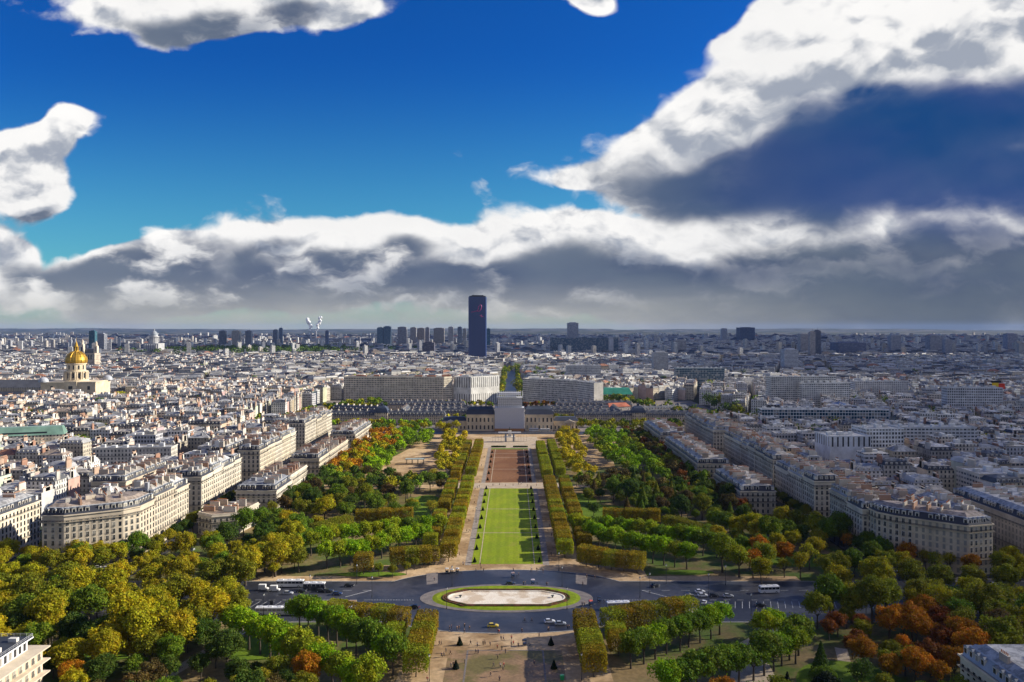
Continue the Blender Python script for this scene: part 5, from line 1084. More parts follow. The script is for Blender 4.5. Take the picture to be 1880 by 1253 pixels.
# twin towered church, columned dome church
sx_ = 2.5 + (164 - 940) * 2150 / FOC
s2 = empty('twin_tower_church', (sx_, 2150, 0), 0, 'pale church with two unequal bell towers right behind the gilded dome', 'church')
part(s2, 'wall', lambda b: (b.box(0, 0, 0, 44, 30, 54, M['facade'], (.6, .5, .38)), b.box(0, 20, 54, 30, 30, 12, M['slate'], (.12, .13, .16))))
for sx in (-1, 1):
    tw_ = part(s2, 'bell_tower', lambda b: (b.box(sx * 18.5, 0, 54, 9, 9, 24 - 4 * (sx > 0), M['plaster'], (.66, .57, .44)), b.cyl(sx * 18.5, 0, 78 - 4 * (sx > 0), 88 - 5 * (sx > 0), 3.8, 3, 10, M['plaster'], (.66, .57, .44)), b.cyl(sx * 18.5, 0, 88 - 5 * (sx > 0), 92 - 5 * (sx > 0), 2.6, .4, 10, M['plaster'], (.6, .5, .4))))
    part(s2, 'louvre', lambda b: b.box(sx * 18.5, -4.6, 59, 4, .2, 12, M['glass']), tw_)
for i in range(7): part(s2, 'window', lambda b: b.box(-19 + i * 6.3, -15.1, 38, 3, .2, 12, M['glass']))
pn_x = 2.5 + (283 - 940) * 3300 / FOC
pn = empty('columned_dome_church', (pn_x, 3300, 0), 0, 'grey columned dome with lantern on the left horizon', 'church'); CP = (.5, .5, .5)
part(pn, 'wall', lambda b: (b.box(0, 0, 0, 60, 60, 60, M['plaster'], (.42, .42, .42)), [b.cyl(-22 + k * 9, -34, 22, 56, 2, 2, 6, M['plaster'], CP) for k in range(6)])); part(pn, 'drum', lambda b: (b.cyl(0, 0, 60, 92, 15, 15, 20, M['plaster'], CP), [b.cyl(math.cos(k * .314) * 18, math.sin(k * .314) * 18, 64, 86, 1.1, 1.1, 6, M['plaster'], CP) for k in range(20)], b.cyl(0, 0, 86, 89, 20, 20, 20, M['plaster'], CP)))
part(pn, 'dome', lambda b: b.lathe(0, 0, [(15, 92), (14, 99), (11, 105), (6, 110), (3, 111), (3, 117), (.2, 121)], 20, M['slate'], (.3, .33, .36)), smooth=True)
# chimney plant with steam
for i, (u, lab) in enumerate(((571, 'left'), (580, 'right'))):
    X = 2.5 + (u - 940) * 6000 / FOC; b = MB(); b.cyl(0, 0, 0, 103, 9, 6.5, 12, M['plaster'], (.4, .4, .42)); o = b.build('smokestack'); o.location = (X, 6000, 0); tag(o, '%s one of two far smokestacks giving off white steam' % lab, 'chimney', 'steaming smokestacks')
    bm = bmesh.new(); r = random.Random(i + 3); x = 0; z = 104
    while z < 103 + 92 + 14 * i:
        k = (z - 104) / 95.0; rad = 5 + 15 * k * (1 - .45 * k); bmesh.ops.create_icosphere(bm, subdivisions=2, radius=rad * r.uniform(.5, 1.05), matrix=Matrix.Translation((x + r.uniform(-1, 1) * rad * .5, r.uniform(-1, 1) * rad * .5, z)) @ Matrix.Diagonal((1, 1, r.uniform(.8, 1.4), 1))); z += rad * .38; x += (8 if i else -9) * (.05 + .22 * k) + 6 * math.sin(z * .11 + i * 2) * .25
    me = bpy.data.meshes.new('steam'); bm.to_mesh(me); bm.free(); me.materials.append(M['steam']); me.polygons.foreach_set('use_smooth', [True] * len(me.polygons)); o = bpy.data.objects.new('steam', me); COL.objects.link(o); o.location = (X, 6000, 0); tag(o, 'curling white steam rising from the %s far smokestack' % lab, 'steam', None, 'stuff')
    tx_ = bpy.data.textures.new('puff', 'CLOUDS'); tx_.noise_scale = 9; dm = o.modifiers.new('d', 'DISPLACE'); dm.texture = tx_; dm.strength = 8; dm.mid_level = .5
# blimp-like coloured sign on the right
sg = MB(); sg.box(-4.5, 0, 0, 9, 1, 9, M['plaster'], (.85, .55, .02)); sg.box(4.5, 0, 0, 9, 1.02, 8, M['plaster'], (.7, .06, .03)); sg.box(-3, .2, 9, 14, 1, 3, M['plaster'], (.02, .02, .03)); o = sg.build('advert_panel'); o.location = (2.5 + (1833 - 940) * 1150 / FOC, 1150, 33); tag(o, 'bright yellow and red rooftop panel among the far right roofs', 'sign')
b = MB(); b.box(0, 0, -36, 14, 10, 36, M['facade'], (.5, .48, .44)); o2 = b.build('panel_house'); o2.location = (o.location.x, 1156, 33); tag(o2, 'plain house carrying the yellow and red rooftop panel', 'building')
dm_ = empty('glass_dome_hall', (2.5 + (1540 - 940) * 980 / FOC, 980, 0), 0, 'low hall with blue faceted dome roof in the right middle distance', 'building'); part(dm_, 'wall', lambda b: b.cyl(0, 0, 0, 20, 15, 15, 12, M['plaster'], (.5, .48, .45))); part(dm_, 'dome', lambda b: b.lathe(0, 0, [(15.5, 20), (13, 24), (8, 28), (2, 30), (.1, 31)], 12, M['slate'], (.10, .15, .28)))
# trees of the distant streets and squares
it = []; r = random.Random(8); G = [COLS['dark green'], COLS['olive'], COLS['mid green'], COLS['gold green']]
def line(x0, y0, x1, y1, n, s, j=3, cols=G):
    for i in range(n): k = (i + r.random()) / n; it.append((x0 + (x1 - x0) * k + r.uniform(-j, j), y0 + (y1 - y0) * k + r.uniform(-j, j), s * r.uniform(.8, 1.1), r.choice(cols)))
for sx in (-1, 1): line(sx * 17, 1300, sx * 17, 2300, 90, 1.0, 3, [COLS['olive'], COLS['gold green'], COLS['mid green']])
for _x in (-230, -140, -60, 60, 140, 230): line(_x - 20, 1028, _x + 25, 1030, 7, .8, 4, [COLS['gold green'], COLS['mid green']])
line(-280, 1190, -40, 1205, 34, .8, 6); line(300, 935, 62, 1500, 110, 1.25, 14); line(-302, 935, -130, 1480, 90, 1.2, 12); line(-110, 1212, 90, 1200, 50, .8, 8, G + [COLS['russet'], COLS['orange'], COLS['brownish']]); line(-250, 965, -60, 962, 34, .8, 5, [COLS['gold green'], COLS['bright green']]); line(80, 970, 240, 968, 26, .8, 5)
line(gx + 45, 1240, gx + 210, 1300, 60, 1.5, 26, G + [COLS['gold green']]); line(gx + 10, 1520, gx + 260, 1560, 40, 1.6, 30); line(-420, 1750, -180, 1760, 30, 1.7, 18); line(400, 1000, 520, 1040, 16, 1.2, 8)
for _ in range(420):
    y = 10 ** r.uniform(math.log10(650), math.log10(5000)); x = r.uniform(-.66, .66) * y
    if abs(x) < 270 and y < 1320: continue
    for k in range(r.randint(1, 5)): it.append((x + r.uniform(-12, 12), y + r.uniform(-12, 12), r.uniform(1.2, 2.1), r.choice(G[:3])))
tree_mass('distant_trees', it, 'green street and square trees scattered through the distant city', 170, 2.3)
pk = []
for _ in range(260): pk.append((r.gauss(-1100, 230), r.gauss(3600, 240), 3.2, COLS['dark green']))
tree_mass('distant_garden', pk, 'dark wooded garden in the shaded city below the left horizon', 60, 6.0)
# ------------------------------------------------------------------ vehicles
def loft(b, secs, m):
    """secs: list of (x, halfwidth bottom, halfwidth top, z0, z1) along the length"""
    rings = [[(x, -wb, z0), (x, wb, z0), (x, wb * 1.02, z0 + (z1 - z0) * .55), (x, wt, z1), (x, -wt, z1), (x, -wb * 1.02, z0 + (z1 - z0) * .55)] for x, wb, wt, z0, z1 in secs]
    for p, q in zip(rings, rings[1:]):
        for i in range(6): j = (i + 1) % 6; b.face([p[i], q[i], q[j], p[j]], m)
    b.face(rings[0], m); b.face(rings[-1][::-1], m)
def car_meshes():
    b = MB(); loft(b, [(-2.1, .78, .70, .35, .85), (-1.95, .86, .80, .28, .95), (-.9, .88, .84, .25, .98), (.7, .88, .84, .25, .95), (1.7, .86, .76, .28, .85), (2.12, .76, .66, .35, .68)], M['paintwork'])
    body = b.mesh('body'); b = MB(); loft(b, [(-1.75, .76, .60, .93, .99), (-1.35, .76, .60, .93, 1.40), (.15, .76, .60, .93, 1.42), (.95, .76, .66, .93, .97)], M['glass']); cab = b.mesh('cabin_glass')
    b = MB(); b.prism([(-1.3, -.61), (.1, -.61), (.1, .61), (-1.3, .61)], 1.40, 1.46, M['paintwork'], (1,) * 3); rf = b.mesh('car_roof')
    b = MB(); b.tube((0, -.11, 0), (0, .11, 0), .32, .32, 12, M['tyre']); b.tube((0, -.12, 0), (0, .12, 0), .18, .18, 8, M['scaf']); wh = b.mesh('wheel')
    b = MB(); b.box(0, 0, -.08, .08, .32, .16, M['lampglass'], bottom=True); hl = b.mesh('headlight'); b = MB(); b.box(0, 0, -.08, .06, .3, .15, M['red'], bottom=True); tl = b.mesh('tail_light')
    return body, cab, rf, wh, hl, tl
CARM = car_meshes()
def car(x, y, rot, col, lab, group='cars around the roundabout', s=1.0, van=False):
    root = empty('parked_car' if not van else 'van', (x, y, .13), rot, lab, 'car' if not van else 'van', group); body, cab, rf, wh, hl, tl = CARM
    inst('body', body, root, color=col)
    if van: b = MB(); b.box(-.55, 0, .8, 3.0, 1.66, 1.35, M['white']); b.build('cargo_box', root); inst('windscreen', cab, root, (.25, 0, .02))
    else: inst('cabin_glass', cab, root); inst('car_roof', rf, root, color=col)
    for wx in (-1.3, 1.32):
        for wy in (-.82, .82): inst('wheel', wh, root, (wx, wy, .32))
    for wy in (-.5, .5): inst('headlight', hl, root, (2.1, wy, .62)); inst('tail_light', tl, root, (-2.11, wy, .72))
    root.scale = (s * 1.06, s * 1.06, s * (1.2 if van else 1.08)); return root
WHT, BLK, SIL, BLU, YEL = (.75, .75, .75), (.015, .016, .02), (.42, .44, .46), (.02, .04, .12), (.75, .55, .03)
CARS = [(505, 1086, 0, WHT, 'white van first in line on the left road', 1), (484, 1084, 0, WHT, 'white van half hidden by leaves at the left end of the line', 1), (529, 1092, 0, SIL, 'silver car on the left road below the coaches', 0), (553, 1088, 0, BLK, 'black car just right of the silver car on the left road', 0), (589, 1087, .1, BLK, 'black car parked left of its twin by the striped bays', 0), (603, 1088, 0, (.03, .03, .03), 'dark car just left of the blue car', 0), (619, 1093, 0, BLU, 'dark blue car at the right end of the left bays', 0), (641, 1078, 0, BLK, 'lone black car driving on the far lane at the left', 0),
        (1203, 1078, .5, BLK, 'lone black car on the far lane at the right', 0), (1265, 1096, 0, BLK, 'black estate car first in the right car park', 0), (1285, 1089, .1, WHT, 'white car at the back of the right car park', 0), (1290, 1096, 0, WHT, 'white car before the back white car in the right car park', 0), (1311, 1096, 0, (.03, .035, .05), 'dark blue-black car in the middle of the right car park', 0), (1337, 1097, .05, SIL, 'silver car at the right of the car park middle', 0), (1293, 1109, 1.2, WHT, 'white car parked nose out in the right car park', 0), (1305, 1114, 0, BLK, 'black car on the near lane of the right car park', 0),
        (1328, 1113, 0, SIL, 'silver car on the near lane of the right car park', 0), (1328, 1121, 0, WHT, 'white car nearest the trees of the right car park', 0), (1247, 1114, .1, BLK, 'black car by the end of the right clipped arc', 0), (1268, 1128, -.5, SIL, 'silver car turning off the near right lane', 0), (1396, 1114, 0, BLK, 'black car under the round tree at the right', 0), (905, 1152, 0, YEL, 'yellow car rounding the near side of the roundabout', 0), (1009, 1144, .15, WHT, 'white car on the near right of the roundabout', 0), (1029, 1148, .1, SIL, 'silver car touching its white neighbour on the roundabout', 0), (761, 1117, 2.8, BLK, 'black car behind the left clipped hedge end', 0),
        (937, 1074, 0, BLK, 'black car waiting at the far side of the island', 0), (240, 1116, 0, SIL, 'silver car alone on the left road among golden trees', 0), (117, 1107, 0, BLK, 'black car in the shade of the left road', 0), (180, 1045, .2, WHT, 'white car parked at the foot of the huge left house', 0), (196, 1046, .2, WHT, 'second white car parked at the foot of the huge left house', 0), (1566, 1042, -.2, BLK, 'black car at the foot of the huge right house', 0), (1640, 1050, 0, WHT, 'white car before the huge right house', 0), (1795, 1073, 0, WHT, 'white car on the far right road', 0), (1826, 1076, 0, SIL, 'silver car at the far right road edge', 0), (1712, 1088, 0, BLK, 'black car on the right road by the orange grove', 0), (1684, 1077, 0, WHT, 'white car on the right road beyond the golden tree', 0),
        (340, 1001, 1.5, BLK, 'black car in the street left of the low villa', 0), (352, 1012, 1.5, SIL, 'silver car in the street left of the low villa', 0)]
for u, v, rot, col, lab, van in CARS: x, y, _ = P(u, v); car(x, y, rot, col, lab, van=bool(van))
def coach(x, y, rot, L, col, lab, roofc=(.8, .8, .8)):
    root = empty('coach', (x, y, .13), rot, lab, 'bus', 'coaches')
    b = MB(); b.prism(rect(0, 0, L, 2.5), .35, 1.75, M['paintwork'], (1,) * 3); o = b.build('body', root); o.color = (*col, 1)
    b = MB(); b.prism(rect(0, 0, L - .1, 2.42), 1.75, 2.75, M['glass'], (1,) * 3); b.build('window_band', root)
    b = MB(); b.frus(rect(0, 0, L, 2.5), 2.75, rect(0, 0, L, 2.5), 3.1, M['paintwork'], (1,) * 3); b.frus(rect(0, 0, L, 2.5), 3.1, rect(0, 0, L - .5, 2.0), 3.3, M['paintwork'], (1,) * 3); b.face([(*p, 3.3) for p in rect(0, 0, L - .5, 2.0)], M['paintwork'])
    for i in range(3): b.box(-L / 2 + L * (i + .6) / 3.2, 0, 3.3, 1.6, 1.2, .22, M['paintwork'])
    for i in range(int(L / 1.7) + 1):
        for s_ in (-1, 1): b.box(-L / 2 + .1 + i * (L - .2) / int(L / 1.7), s_ * 1.22, 1.75, .12, .06, 1.0, M['paintwork'])
    o = b.build('roof', root); o.color = (*roofc, 1)
    for wx in (-L * .3, L * .33):
        for wy in (-1.15, 1.15): inst('wheel', CARM[3], root, (wx, wy, .48), scale=(1.5, 1.5, 1.5))
    for wy in (-.9, .9): inst('headlight', CARM[4], root, (L / 2 + .02, wy, .8))
CO = [(533, 1078, 0, 12.5, (.72, .72, .70), 'white coach farthest back in the left coach stand'), (577, 1083, 0, 10, (.03, .03, .04), 'black coach with white rear beside the white one on the far left lane'), (497, 1129, 0, 12.5, (.66, .64, .58), 'cream coach leftmost of the near coach row on the left'), (552, 1129, 0, 12, (.8, .8, .78), 'white coach in the middle of the near coach row on the left'), (632, 1129, 0, 12, (.78, .77, .74), 'white coach rightmost of the near coach row, partly behind clipped trees'),
      (1632, 1131, 0, 12.5, (.03, .05, .05), 'dark green coach with white roof behind the orange grove'), (1592, 1096, 0, 11, (.03, .06, .2), 'dark blue coach on the right road beside golden tree'), (1412, 1089, .1, 9, (.7, .7, .7), 'white coach under the round tree at the right car park'), (1135, 1119, .1, 10, (.02, .10, .40), 'blue open coach with green flank behind the right clipped arc'),
      (980, 792, 0, 11, (.7, .7, .68), 'white coach before the school right of the scaffold'), (1000, 793, 0, 11.5, (.72, .66, .5), 'cream coach with dark windows right of the white one before the school'), (1862, 1035, -.5, 8, (.7, .7, .72), 'white lorry in the side street at the far right')]
for u, v, rot, L, col, lab in CO: x, y, _ = P(u, v); coach(x, y, rot, L, col, lab)
for i in range(9): coach(-62 + (i % 5) * 15 + (62 if i > 4 else 0), 1120 + 6 * (i % 2), 0, 12, (.7, .7, .7), '%s white coach parked in the yard behind the scaffold' % nth(i))
# carts with canopies by the walks
def cart(x, y, rot, col, lab, n=1):
    root = empty('pedal_cab', (x, y, .1), rot, lab, 'rickshaw', 'pedal cabs around the island')
    b = MB(); b.box(-.4, 0, .45, 1.5, 1.2, .5, M['paintwork']); b.box(-1.0, 0, .95, .25, 1.2, .6, M['paintwork']); o = b.build('seat', root); o.color = (*BLK, 1)
    b = MB(); b.frus(rect(-.45, 0, 1.9, 1.4), 2.0, rect(-.45, 0, 1.2, .9), 2.3, M['paintwork'], (1,) * 3); b.face([(*p, 2.3) for p in rect(-.45, 0, 1.2, .9)], M['paintwork']); o = b.build('canopy', root); o.color = (*col, 1)
    b = MB(); [b.tube((px_, py_, .9), (px_, py_, 2.05), .04, .04, 5, M['iron']) for px_ in (-1.1, .2) for py_ in (-.55, .55)]; b.tube((.3, 0, .5), (1.5, 0, .8), .05, .05, 5, M['iron']); b.tube((1.5, 0, .4), (1.35, 0, 1.1), .04, .04, 5, M['iron']); b.build('frame', root)
    for q in ((-.6, -.7), (-.6, .7), (1.6, 0)): inst('wheel', CARM[3], root, (*q, .36), scale=(1, .4, 1.1))
for i, (u, v, c3, lab) in enumerate(((822, 1052, (.75, .73, .68), 'white canopied pedal cab leftmost by the left walk'), (831, 1054, (.7, .68, .62), 'white canopied pedal cab middle by the left walk'), (841, 1052, (.72, .7, .66), 'white canopied pedal cab rightmost by the left walk'), (943, 1060, (.45, .3, .25), 'brown canopied pedal cab on the far carriageway'), (980, 1073, (.7, .6, .6), 'pale canopied pedal cab behind the island'), (1102, 1106, BLK, 'black pedal cab right of the island'), (965, 1186, BLK, 'black pedal cab on the sandy plaza'), (1086, 1112, (.75, .12, .05), 'orange red canopied pedal cab at the right hedge end'))):
    x, y, _ = P(u, v); cart(x, y, rng.uniform(-.4, .4), c3, lab)
# ------------------------------------------------------------------ people
def skin_mesh(name, chains, mat_, sub=1):
    bm_v, bm_e, rad = [], [], []; me = bpy.data.meshes.new(name)
    for v_, r_, pa in chains:
        bm_v.append(v_); rad.append(r_)
        if pa is not None: bm_e.append((pa, len(bm_v) - 1))
    me.from_pydata(bm_v, bm_e, []); o = bpy.data.objects.new(name, me); COL.objects.link(o); sk = o.modifiers.new('s', 'SKIN'); sk.use_smooth_shade = True
    for i, sv in enumerate(me.skin_vertices[0].data): sv.radius = rad[i] if isinstance(rad[i], tuple) else (rad[i], rad[i]); sv.use_root = (i == 0)
    if sub: ss_ = o.modifiers.new('u', 'SUBSURF'); ss_.levels = sub; ss_.render_levels = sub
    dg = bpy.context.evaluated_depsgraph_get(); m2 = bpy.data.meshes.new_from_object(o.evaluated_get(dg)); m2.name = name; m2.materials.clear(); m2.materials.append(mat_)
    bpy.data.objects.remove(o); return m2
def person_parts(stride, seed):
    s = stride; ch = [((0, 0, .95), (.13, .10), None), ((0, 0, 1.2), (.13, .10), 0), ((0, 0, 1.42), (.15, .09), 1), ((.01, 0, 1.52), .055, 2), ((.03, 0, 1.62), (.085, .075), 3), ((.03, 0, 1.74), (.075, .07), 4), ((.125, 0, 1.645), .018, 4)]
    def add(v, r, p): ch.append((v, r, p)); return len(ch) - 1
    for sd_ in (-1, 1):
        f = s * sd_; h = add((0, sd_ * .09, .9), .085, 0); k = add((f * .55 + .03, sd_ * .1, .5), .055, h); a = add((f * .9 - .02, sd_ * .1, .09), .035, k); add((f * .9 + .15, sd_ * .11, .03), .03, a)
        sh = add((0, sd_ * .19, 1.42), .055, 2); e = add((-f * .35, sd_ * .25, 1.14), .04, sh); w = add((-f * .6 + .07, sd_ * .25, .9), .028, e); pm_ = add((-f * .65 + .09, sd_ * .25, .84), (.03, .018), w)
        for i, fl in enumerate((.055, .065, .06, .045)): g = add((-f * .66 + .07 + i * .018, sd_ * .25, .80), .009, pm_); add((-f * .66 + .075 + i * .02, sd_ * .245, .80 - fl), .008, g)
        t = add((-f * .65 + .125, sd_ * .24, .82), .01, pm_); add((-f * .65 + .14, sd_ * .235, .78), .008, t)
    body = skin_mesh('body', ch, M['skin'])
    tr = [((0, 0, .96), (.145, .115), None)]
    for sd_ in (-1, 1):
        f = s * sd_; tr.append(((0, sd_ * .09, .88), .098, 0)); tr.append(((f * .55 + .03, sd_ * .1, .5), .072, len(tr) - 1)); tr.append(((f * .9 - .02, sd_ * .1, .10), .055, len(tr) - 1))
    trousers = skin_mesh('trousers', tr, M['cloth']); jk = [((0, 0, .92), (.16, .125), None), ((0, 0, 1.2), (.15, .115), 0), ((0, 0, 1.44), (.16, .10), 1)]
    for sd_ in (-1, 1):
        f = s * sd_; jk.append(((0, sd_ * .19, 1.41), .07, 2)); jk.append(((-f * .35, sd_ * .25, 1.14), .055, len(jk) - 1)); jk.append(((-f * .6 + .06, sd_ * .25, .92), .042, len(jk) - 1))
    jacket = skin_mesh('jacket', jk, M['cloth']); hair = skin_mesh('hair', [((-.0, 0, 1.60), (.07, .08), None), ((.0, 0, 1.73), (.095, .085), 0), ((.02, 0, 1.80), .055, 1)], M['hair'])
    return body, trousers, jacket, hair
PM = [person_parts(.0, 1), person_parts(.28, 2), person_parts(.4, 3)]
CLO = [('black', (.015, .015, .018)), ('dark blue', (.02, .03, .09)), ('grey', (.15, .15, .16)), ('red', (.45, .03, .03)), ('brown', (.12, .07, .04)), ('white', (.7, .7, .68)), ('beige', (.4, .32, .22)), ('dark green', (.03, .06, .03))]
crop = lambda ox, oy, sc, L: [(ox + a / sc, oy + b / sc) for a, b in L]
groups = [
 ('walkers at the near kerb of the roundabout', crop(740, 1020, 5.222, [(445, 725), (465, 715), (518, 728), (538, 722), (590, 700), (587, 755), (637, 725), (912, 755), (922, 757), (1140, 750), (1305, 795), (1390, 735), (1398, 733), (1575, 715), (1592, 715)])),
 ('walkers spread over the sandy plaza', crop(740, 1020, 5.222, [(535, 825), (647, 860), (713, 880), (768, 865), (786, 860), (835, 875), (348, 865), (367, 860), (940, 820), (962, 820), (1040, 812), (1038, 870), (1058, 865), (1105, 885), (903, 900), (947, 915), (982, 945), (370, 980), (392, 975), (455, 955), (412, 935), (698, 945), (720, 945)])),
 ('walkers on the worn ground at the bottom', crop(740, 1020, 5.222, [(908, 995), (590, 1040), (460, 1080), (484, 1070), (867, 1075), (932, 1080), (966, 1075), (957, 1110), (1258, 1060), (838, 1165), (232, 1215), (925, 1210)])),
 ('people on the far kerb below the lawn', crop(740, 1020, 5.222, [(700, 160), (748, 140), (772, 158), (577, 100), (740, 105), (1057, 155), (1107, 205), (1233, 145), (1228, 160), (1282, 155), (1342, 170), (1760, 220), (1838, 230)])),
 ('people standing at the island edge', crop(740, 1020, 5.222, [(1155, 290), (1172, 290), (1375, 298), (1388, 298), (1718, 490), (1738, 490), (300, 250)])),
 ('strollers on the walk left of the lawn', crop(460, 780, 3.917, [(1503, 945), (1530, 1010), (1555, 775), (1566, 778), (1578, 775), (1570, 700), (1580, 698), (1600, 630), (1610, 570), (1612, 520), (1615, 470), (1660, 300), (1680, 240), (1630, 460), (1645, 420)])),
 ('strollers on the walk right of the lawn', [(1006, 905), (1008, 930), (1010, 955), (1013, 985), (1016, 1010), (1004, 880), (1001, 860), (1012, 1020), (1004, 918), (1009, 968)]),
 ('strollers crossing between green and brown lawns', [(905, 893), (917, 892), (928, 894), (942, 893), (952, 891), (957, 890), (968, 894), (985, 893), (1005, 894), (880, 895)]),
 ('people on the sandy kerb at the left and right', [(503, 1134), (617, 1136), (621, 1136), (1263, 1204), (1070, 1076), (640, 1147)])]
for gname, L in groups:
    L = sorted(L); cc_ = {}
    pick = [rng.choice(CLO[:3] + CLO[:2] + CLO) for _ in L]; tot = {}
    for p in pick: tot[p[0]] = tot.get(p[0], 0) + 1
    for (u, v), (cn, cc) in zip(L, pick):
        x, y, _ = P(u, v); i = cc_.get(cn, 0); cc_[cn] = i + 1
        lab = 'person in a %s coat%s among the %s' % (cn, '' if tot[cn] == 1 else (', %s from left' % nth(i)), gname)
        lab = ' '.join(lab.split()[:16]); z0 = .12 if 'roundabout' in gname or 'island' in gname else .06
        root = empty('person', (x, y, z0), rng.uniform(0, 6.28), lab, 'person', gname); k = rng.randrange(3); bo, tr, jk, ha = PM[k]
        root.scale = (1.2,) * 3
        inst('body', bo, root); inst('trousers', tr, root, color=rng.choice([(.02, .025, .05), (.02, .02, .02), (.1, .1, .11)])); inst('jacket', jk, root, color=cc); inst('hair', ha, root)
# two cyclists
for u, v, sn in ((963, 1143, 'left'), (976, 1143, 'right')):
    x, y, _ = P(u, v); bk_ = empty('bicycle', (x, y, .12), 3.1, 'bicycle of the %s cyclist crossing the near roundabout' % sn, 'bicycle')
    for wx in (-.52, .52): part(bk_, 'wheel', lambda b: [b.tube((wx + .33 * math.cos(k * .524), 0, .34 + .33 * math.sin(k * .524)), (wx + .33 * math.cos((k + 1) * .524), 0, .34 + .33 * math.sin((k + 1) * .524)), .025, .025, 4, M['tyre']) for k in range(12)])
    part(bk_, 'frame', lambda b: [b.tube(p, q, .025, .025, 4, M['iron']) for p, q in (((-.52, 0, .34), (-.05, 0, .3)), ((-.05, 0, .3), (.4, 0, .8)), ((-.15, 0, .85), (.4, 0, .8)), ((-.52, 0, .34), (-.15, 0, .85)), ((-.05, 0, .3), (-.17, 0, .95)), ((.52, 0, .34), (.38, 0, 1.0)))]); part(bk_, 'handlebar', lambda b: b.tube((.38, -.25, 1.02), (.38, .25, 1.02), .02, .02, 4, M['iron'])); part(bk_, 'saddle', lambda b: b.box(-.18, 0, .95, .26, .14, .06, M['iron'], bottom=True))
    bo, tr, jk, ha = PM[1]; root = empty('person', (x + .12, y, .27), 3.1, 'cyclist in dark coat riding the %s bicycle on the near roundabout' % sn, 'person'); inst('body', bo, root); inst('trousers', tr, root, color=(.02, .02, .03)); inst('jacket', jk, root, color=(.02, .02, .03)); inst('hair', ha, root)
# ------------------------------------------------------------------ street lamps
def lamp_meshes():
    b = MB(); b.cyl(0, 0, 0, .9, .22, .16, 8, M['iron']); b.cyl(0, 0, .9, 8.4, .11, .07, 8, M['iron']); pole = b.mesh('pole'); b = MB(); b.cyl(0, 0, 8.4, 9.1, .22, .36, 8, M['lampglass']); l = b.mesh('lantern'); b = MB(); b.cyl(0, 0, 9.1, 9.5, .42, .05, 8, M['iron']); return pole, l, b.mesh('lantern_cap')
LPM = lamp_meshes()
LP = [((820, 1119), 'at the near left rim of the island'), ((830, 1076), 'at the far left rim of the island'), ((1041, 1119), 'at the near right rim of the island'), ((1032, 1077), 'at the far right rim of the island'), ((1026, 1049), 'on the far kerb below the right clipped row'), ((788, 1252), 'beside the near left clipped row'), ((1068, 1250), 'beside the near right clipped row'), ((655, 1073), 'on the far kerb before the lawn patch on the left'), ((683, 1097), 'on the left traffic island'), ((569, 1094), 'between the left road cars'), ((558, 1107), 'at the edge of the left striped bays'),
      ((484, 1131), 'by the leftmost near coach'), ((1175, 1098), 'on the right traffic island'), ((1223, 1073), 'on the far kerb right of the clipped arc'), ((1258, 1131), 'before the right car park'), ((1301, 1091), 'inside the right car park'), ((1379, 1131), 'at the far end of the right car park'), ((1332, 1075), 'on the right far kerb by the pale tree'), ((1193, 1090), 'just right of the right traffic island lamp'), ((208, 1122), 'on the left road by the silver car'), ((1590, 1135), 'on the right road by the dark green coach'), ((874, 960), 'halfway along the walk left of the lawn'), ((1014, 960), 'halfway along the walk right of the lawn')]
for (u, v), w_ in LP:
    x, y, _ = P(u, v); root = empty('street_lamp', (x, y, .1), 0, 'slim dark street lamp ' + w_, 'street lamp', 'slim dark street lamps'); inst('pole', LPM[0], root); ln = inst('lantern', LPM[1], root); inst('lantern_cap', LPM[2], ln)
# ------------------------------------------------------------------ monuments on the far square
mw = empty('glass_monument', (0, 846, 0), 0, 'glass panel monument with flat canopy at the head of the brown field', 'monument')
part(mw, 'canopy', lambda b: b.box(0, 0, 9.4, 24, 3.5, .8, M['scaf'], bottom=True))
for x in (-4.2, 4.2): part(mw, 'column', lambda b: b.box(x, 0, 0, 2.0, 2.4, 9.4, M['plaster'], (.25, .28, .32)))
for x in (-15, -12, -9, -6, 6, 9, 12, 15, 18, -18): part(mw, 'glass_panel', lambda b: (b.box(x, 2, 0, .12, 1.4, 6.5, M['iron'])))
for sx, sn in ((-1, 'left'), (1, 'right')):
    C_ = nr.uniform(-.5, .5, (2600, 3)) * np.array([15, 2.2, 1.6]) + np.array([0, 0, .85]); N_ = nr.normal(0, .4, (2600, 3)) + np.array([0, -.2, .8]); o = bpy.data.objects.new('low_hedge', leafmesh('low_hedge', C_, N_, .45)); COL.objects.link(o); o.location = (sx * 11, 806, 0); o.color = (.06, .11, .02, 1); tag(o, 'low trimmed hedge on the %s at the head of the brown field' % sn, 'hedge')
st = empty('equestrian_statue', (0, 884, 0), 0, 'dark rider on horse upon a pale pedestal before the scaffold', 'statue')
part(st, 'pedestal', lambda b: (b.box(0, 0, 0, 12, 12, .5, M['plaster'], (.6, .56, .5)), b.frus(rect(0, 0, 4.2, 5.2), .5, rect(0, 0, 3.2, 4.2), 6.2, M['plaster'], (.62, .58, .5)), b.box(0, 0, 6.2, 3.8, 4.8, .5, M['plaster'], (.6, .56, .5))))
hs_ = [((0, 0, 8.6), (.62, .6), None), ((0, -1.1, 8.7), (.6, .6), 0), ((0, -1.9, 9.6), (.35, .3), 1), ((0, -2.2, 10.4), (.25, .22), 2), ((0, -2.9, 10.1), (.16, .14), 3), ((0, 1.1, 8.7), (.6, .6), 0), ((0, 1.8, 8.5), .12, 5), ((0, 2.1, 7.3), .08, 6)]
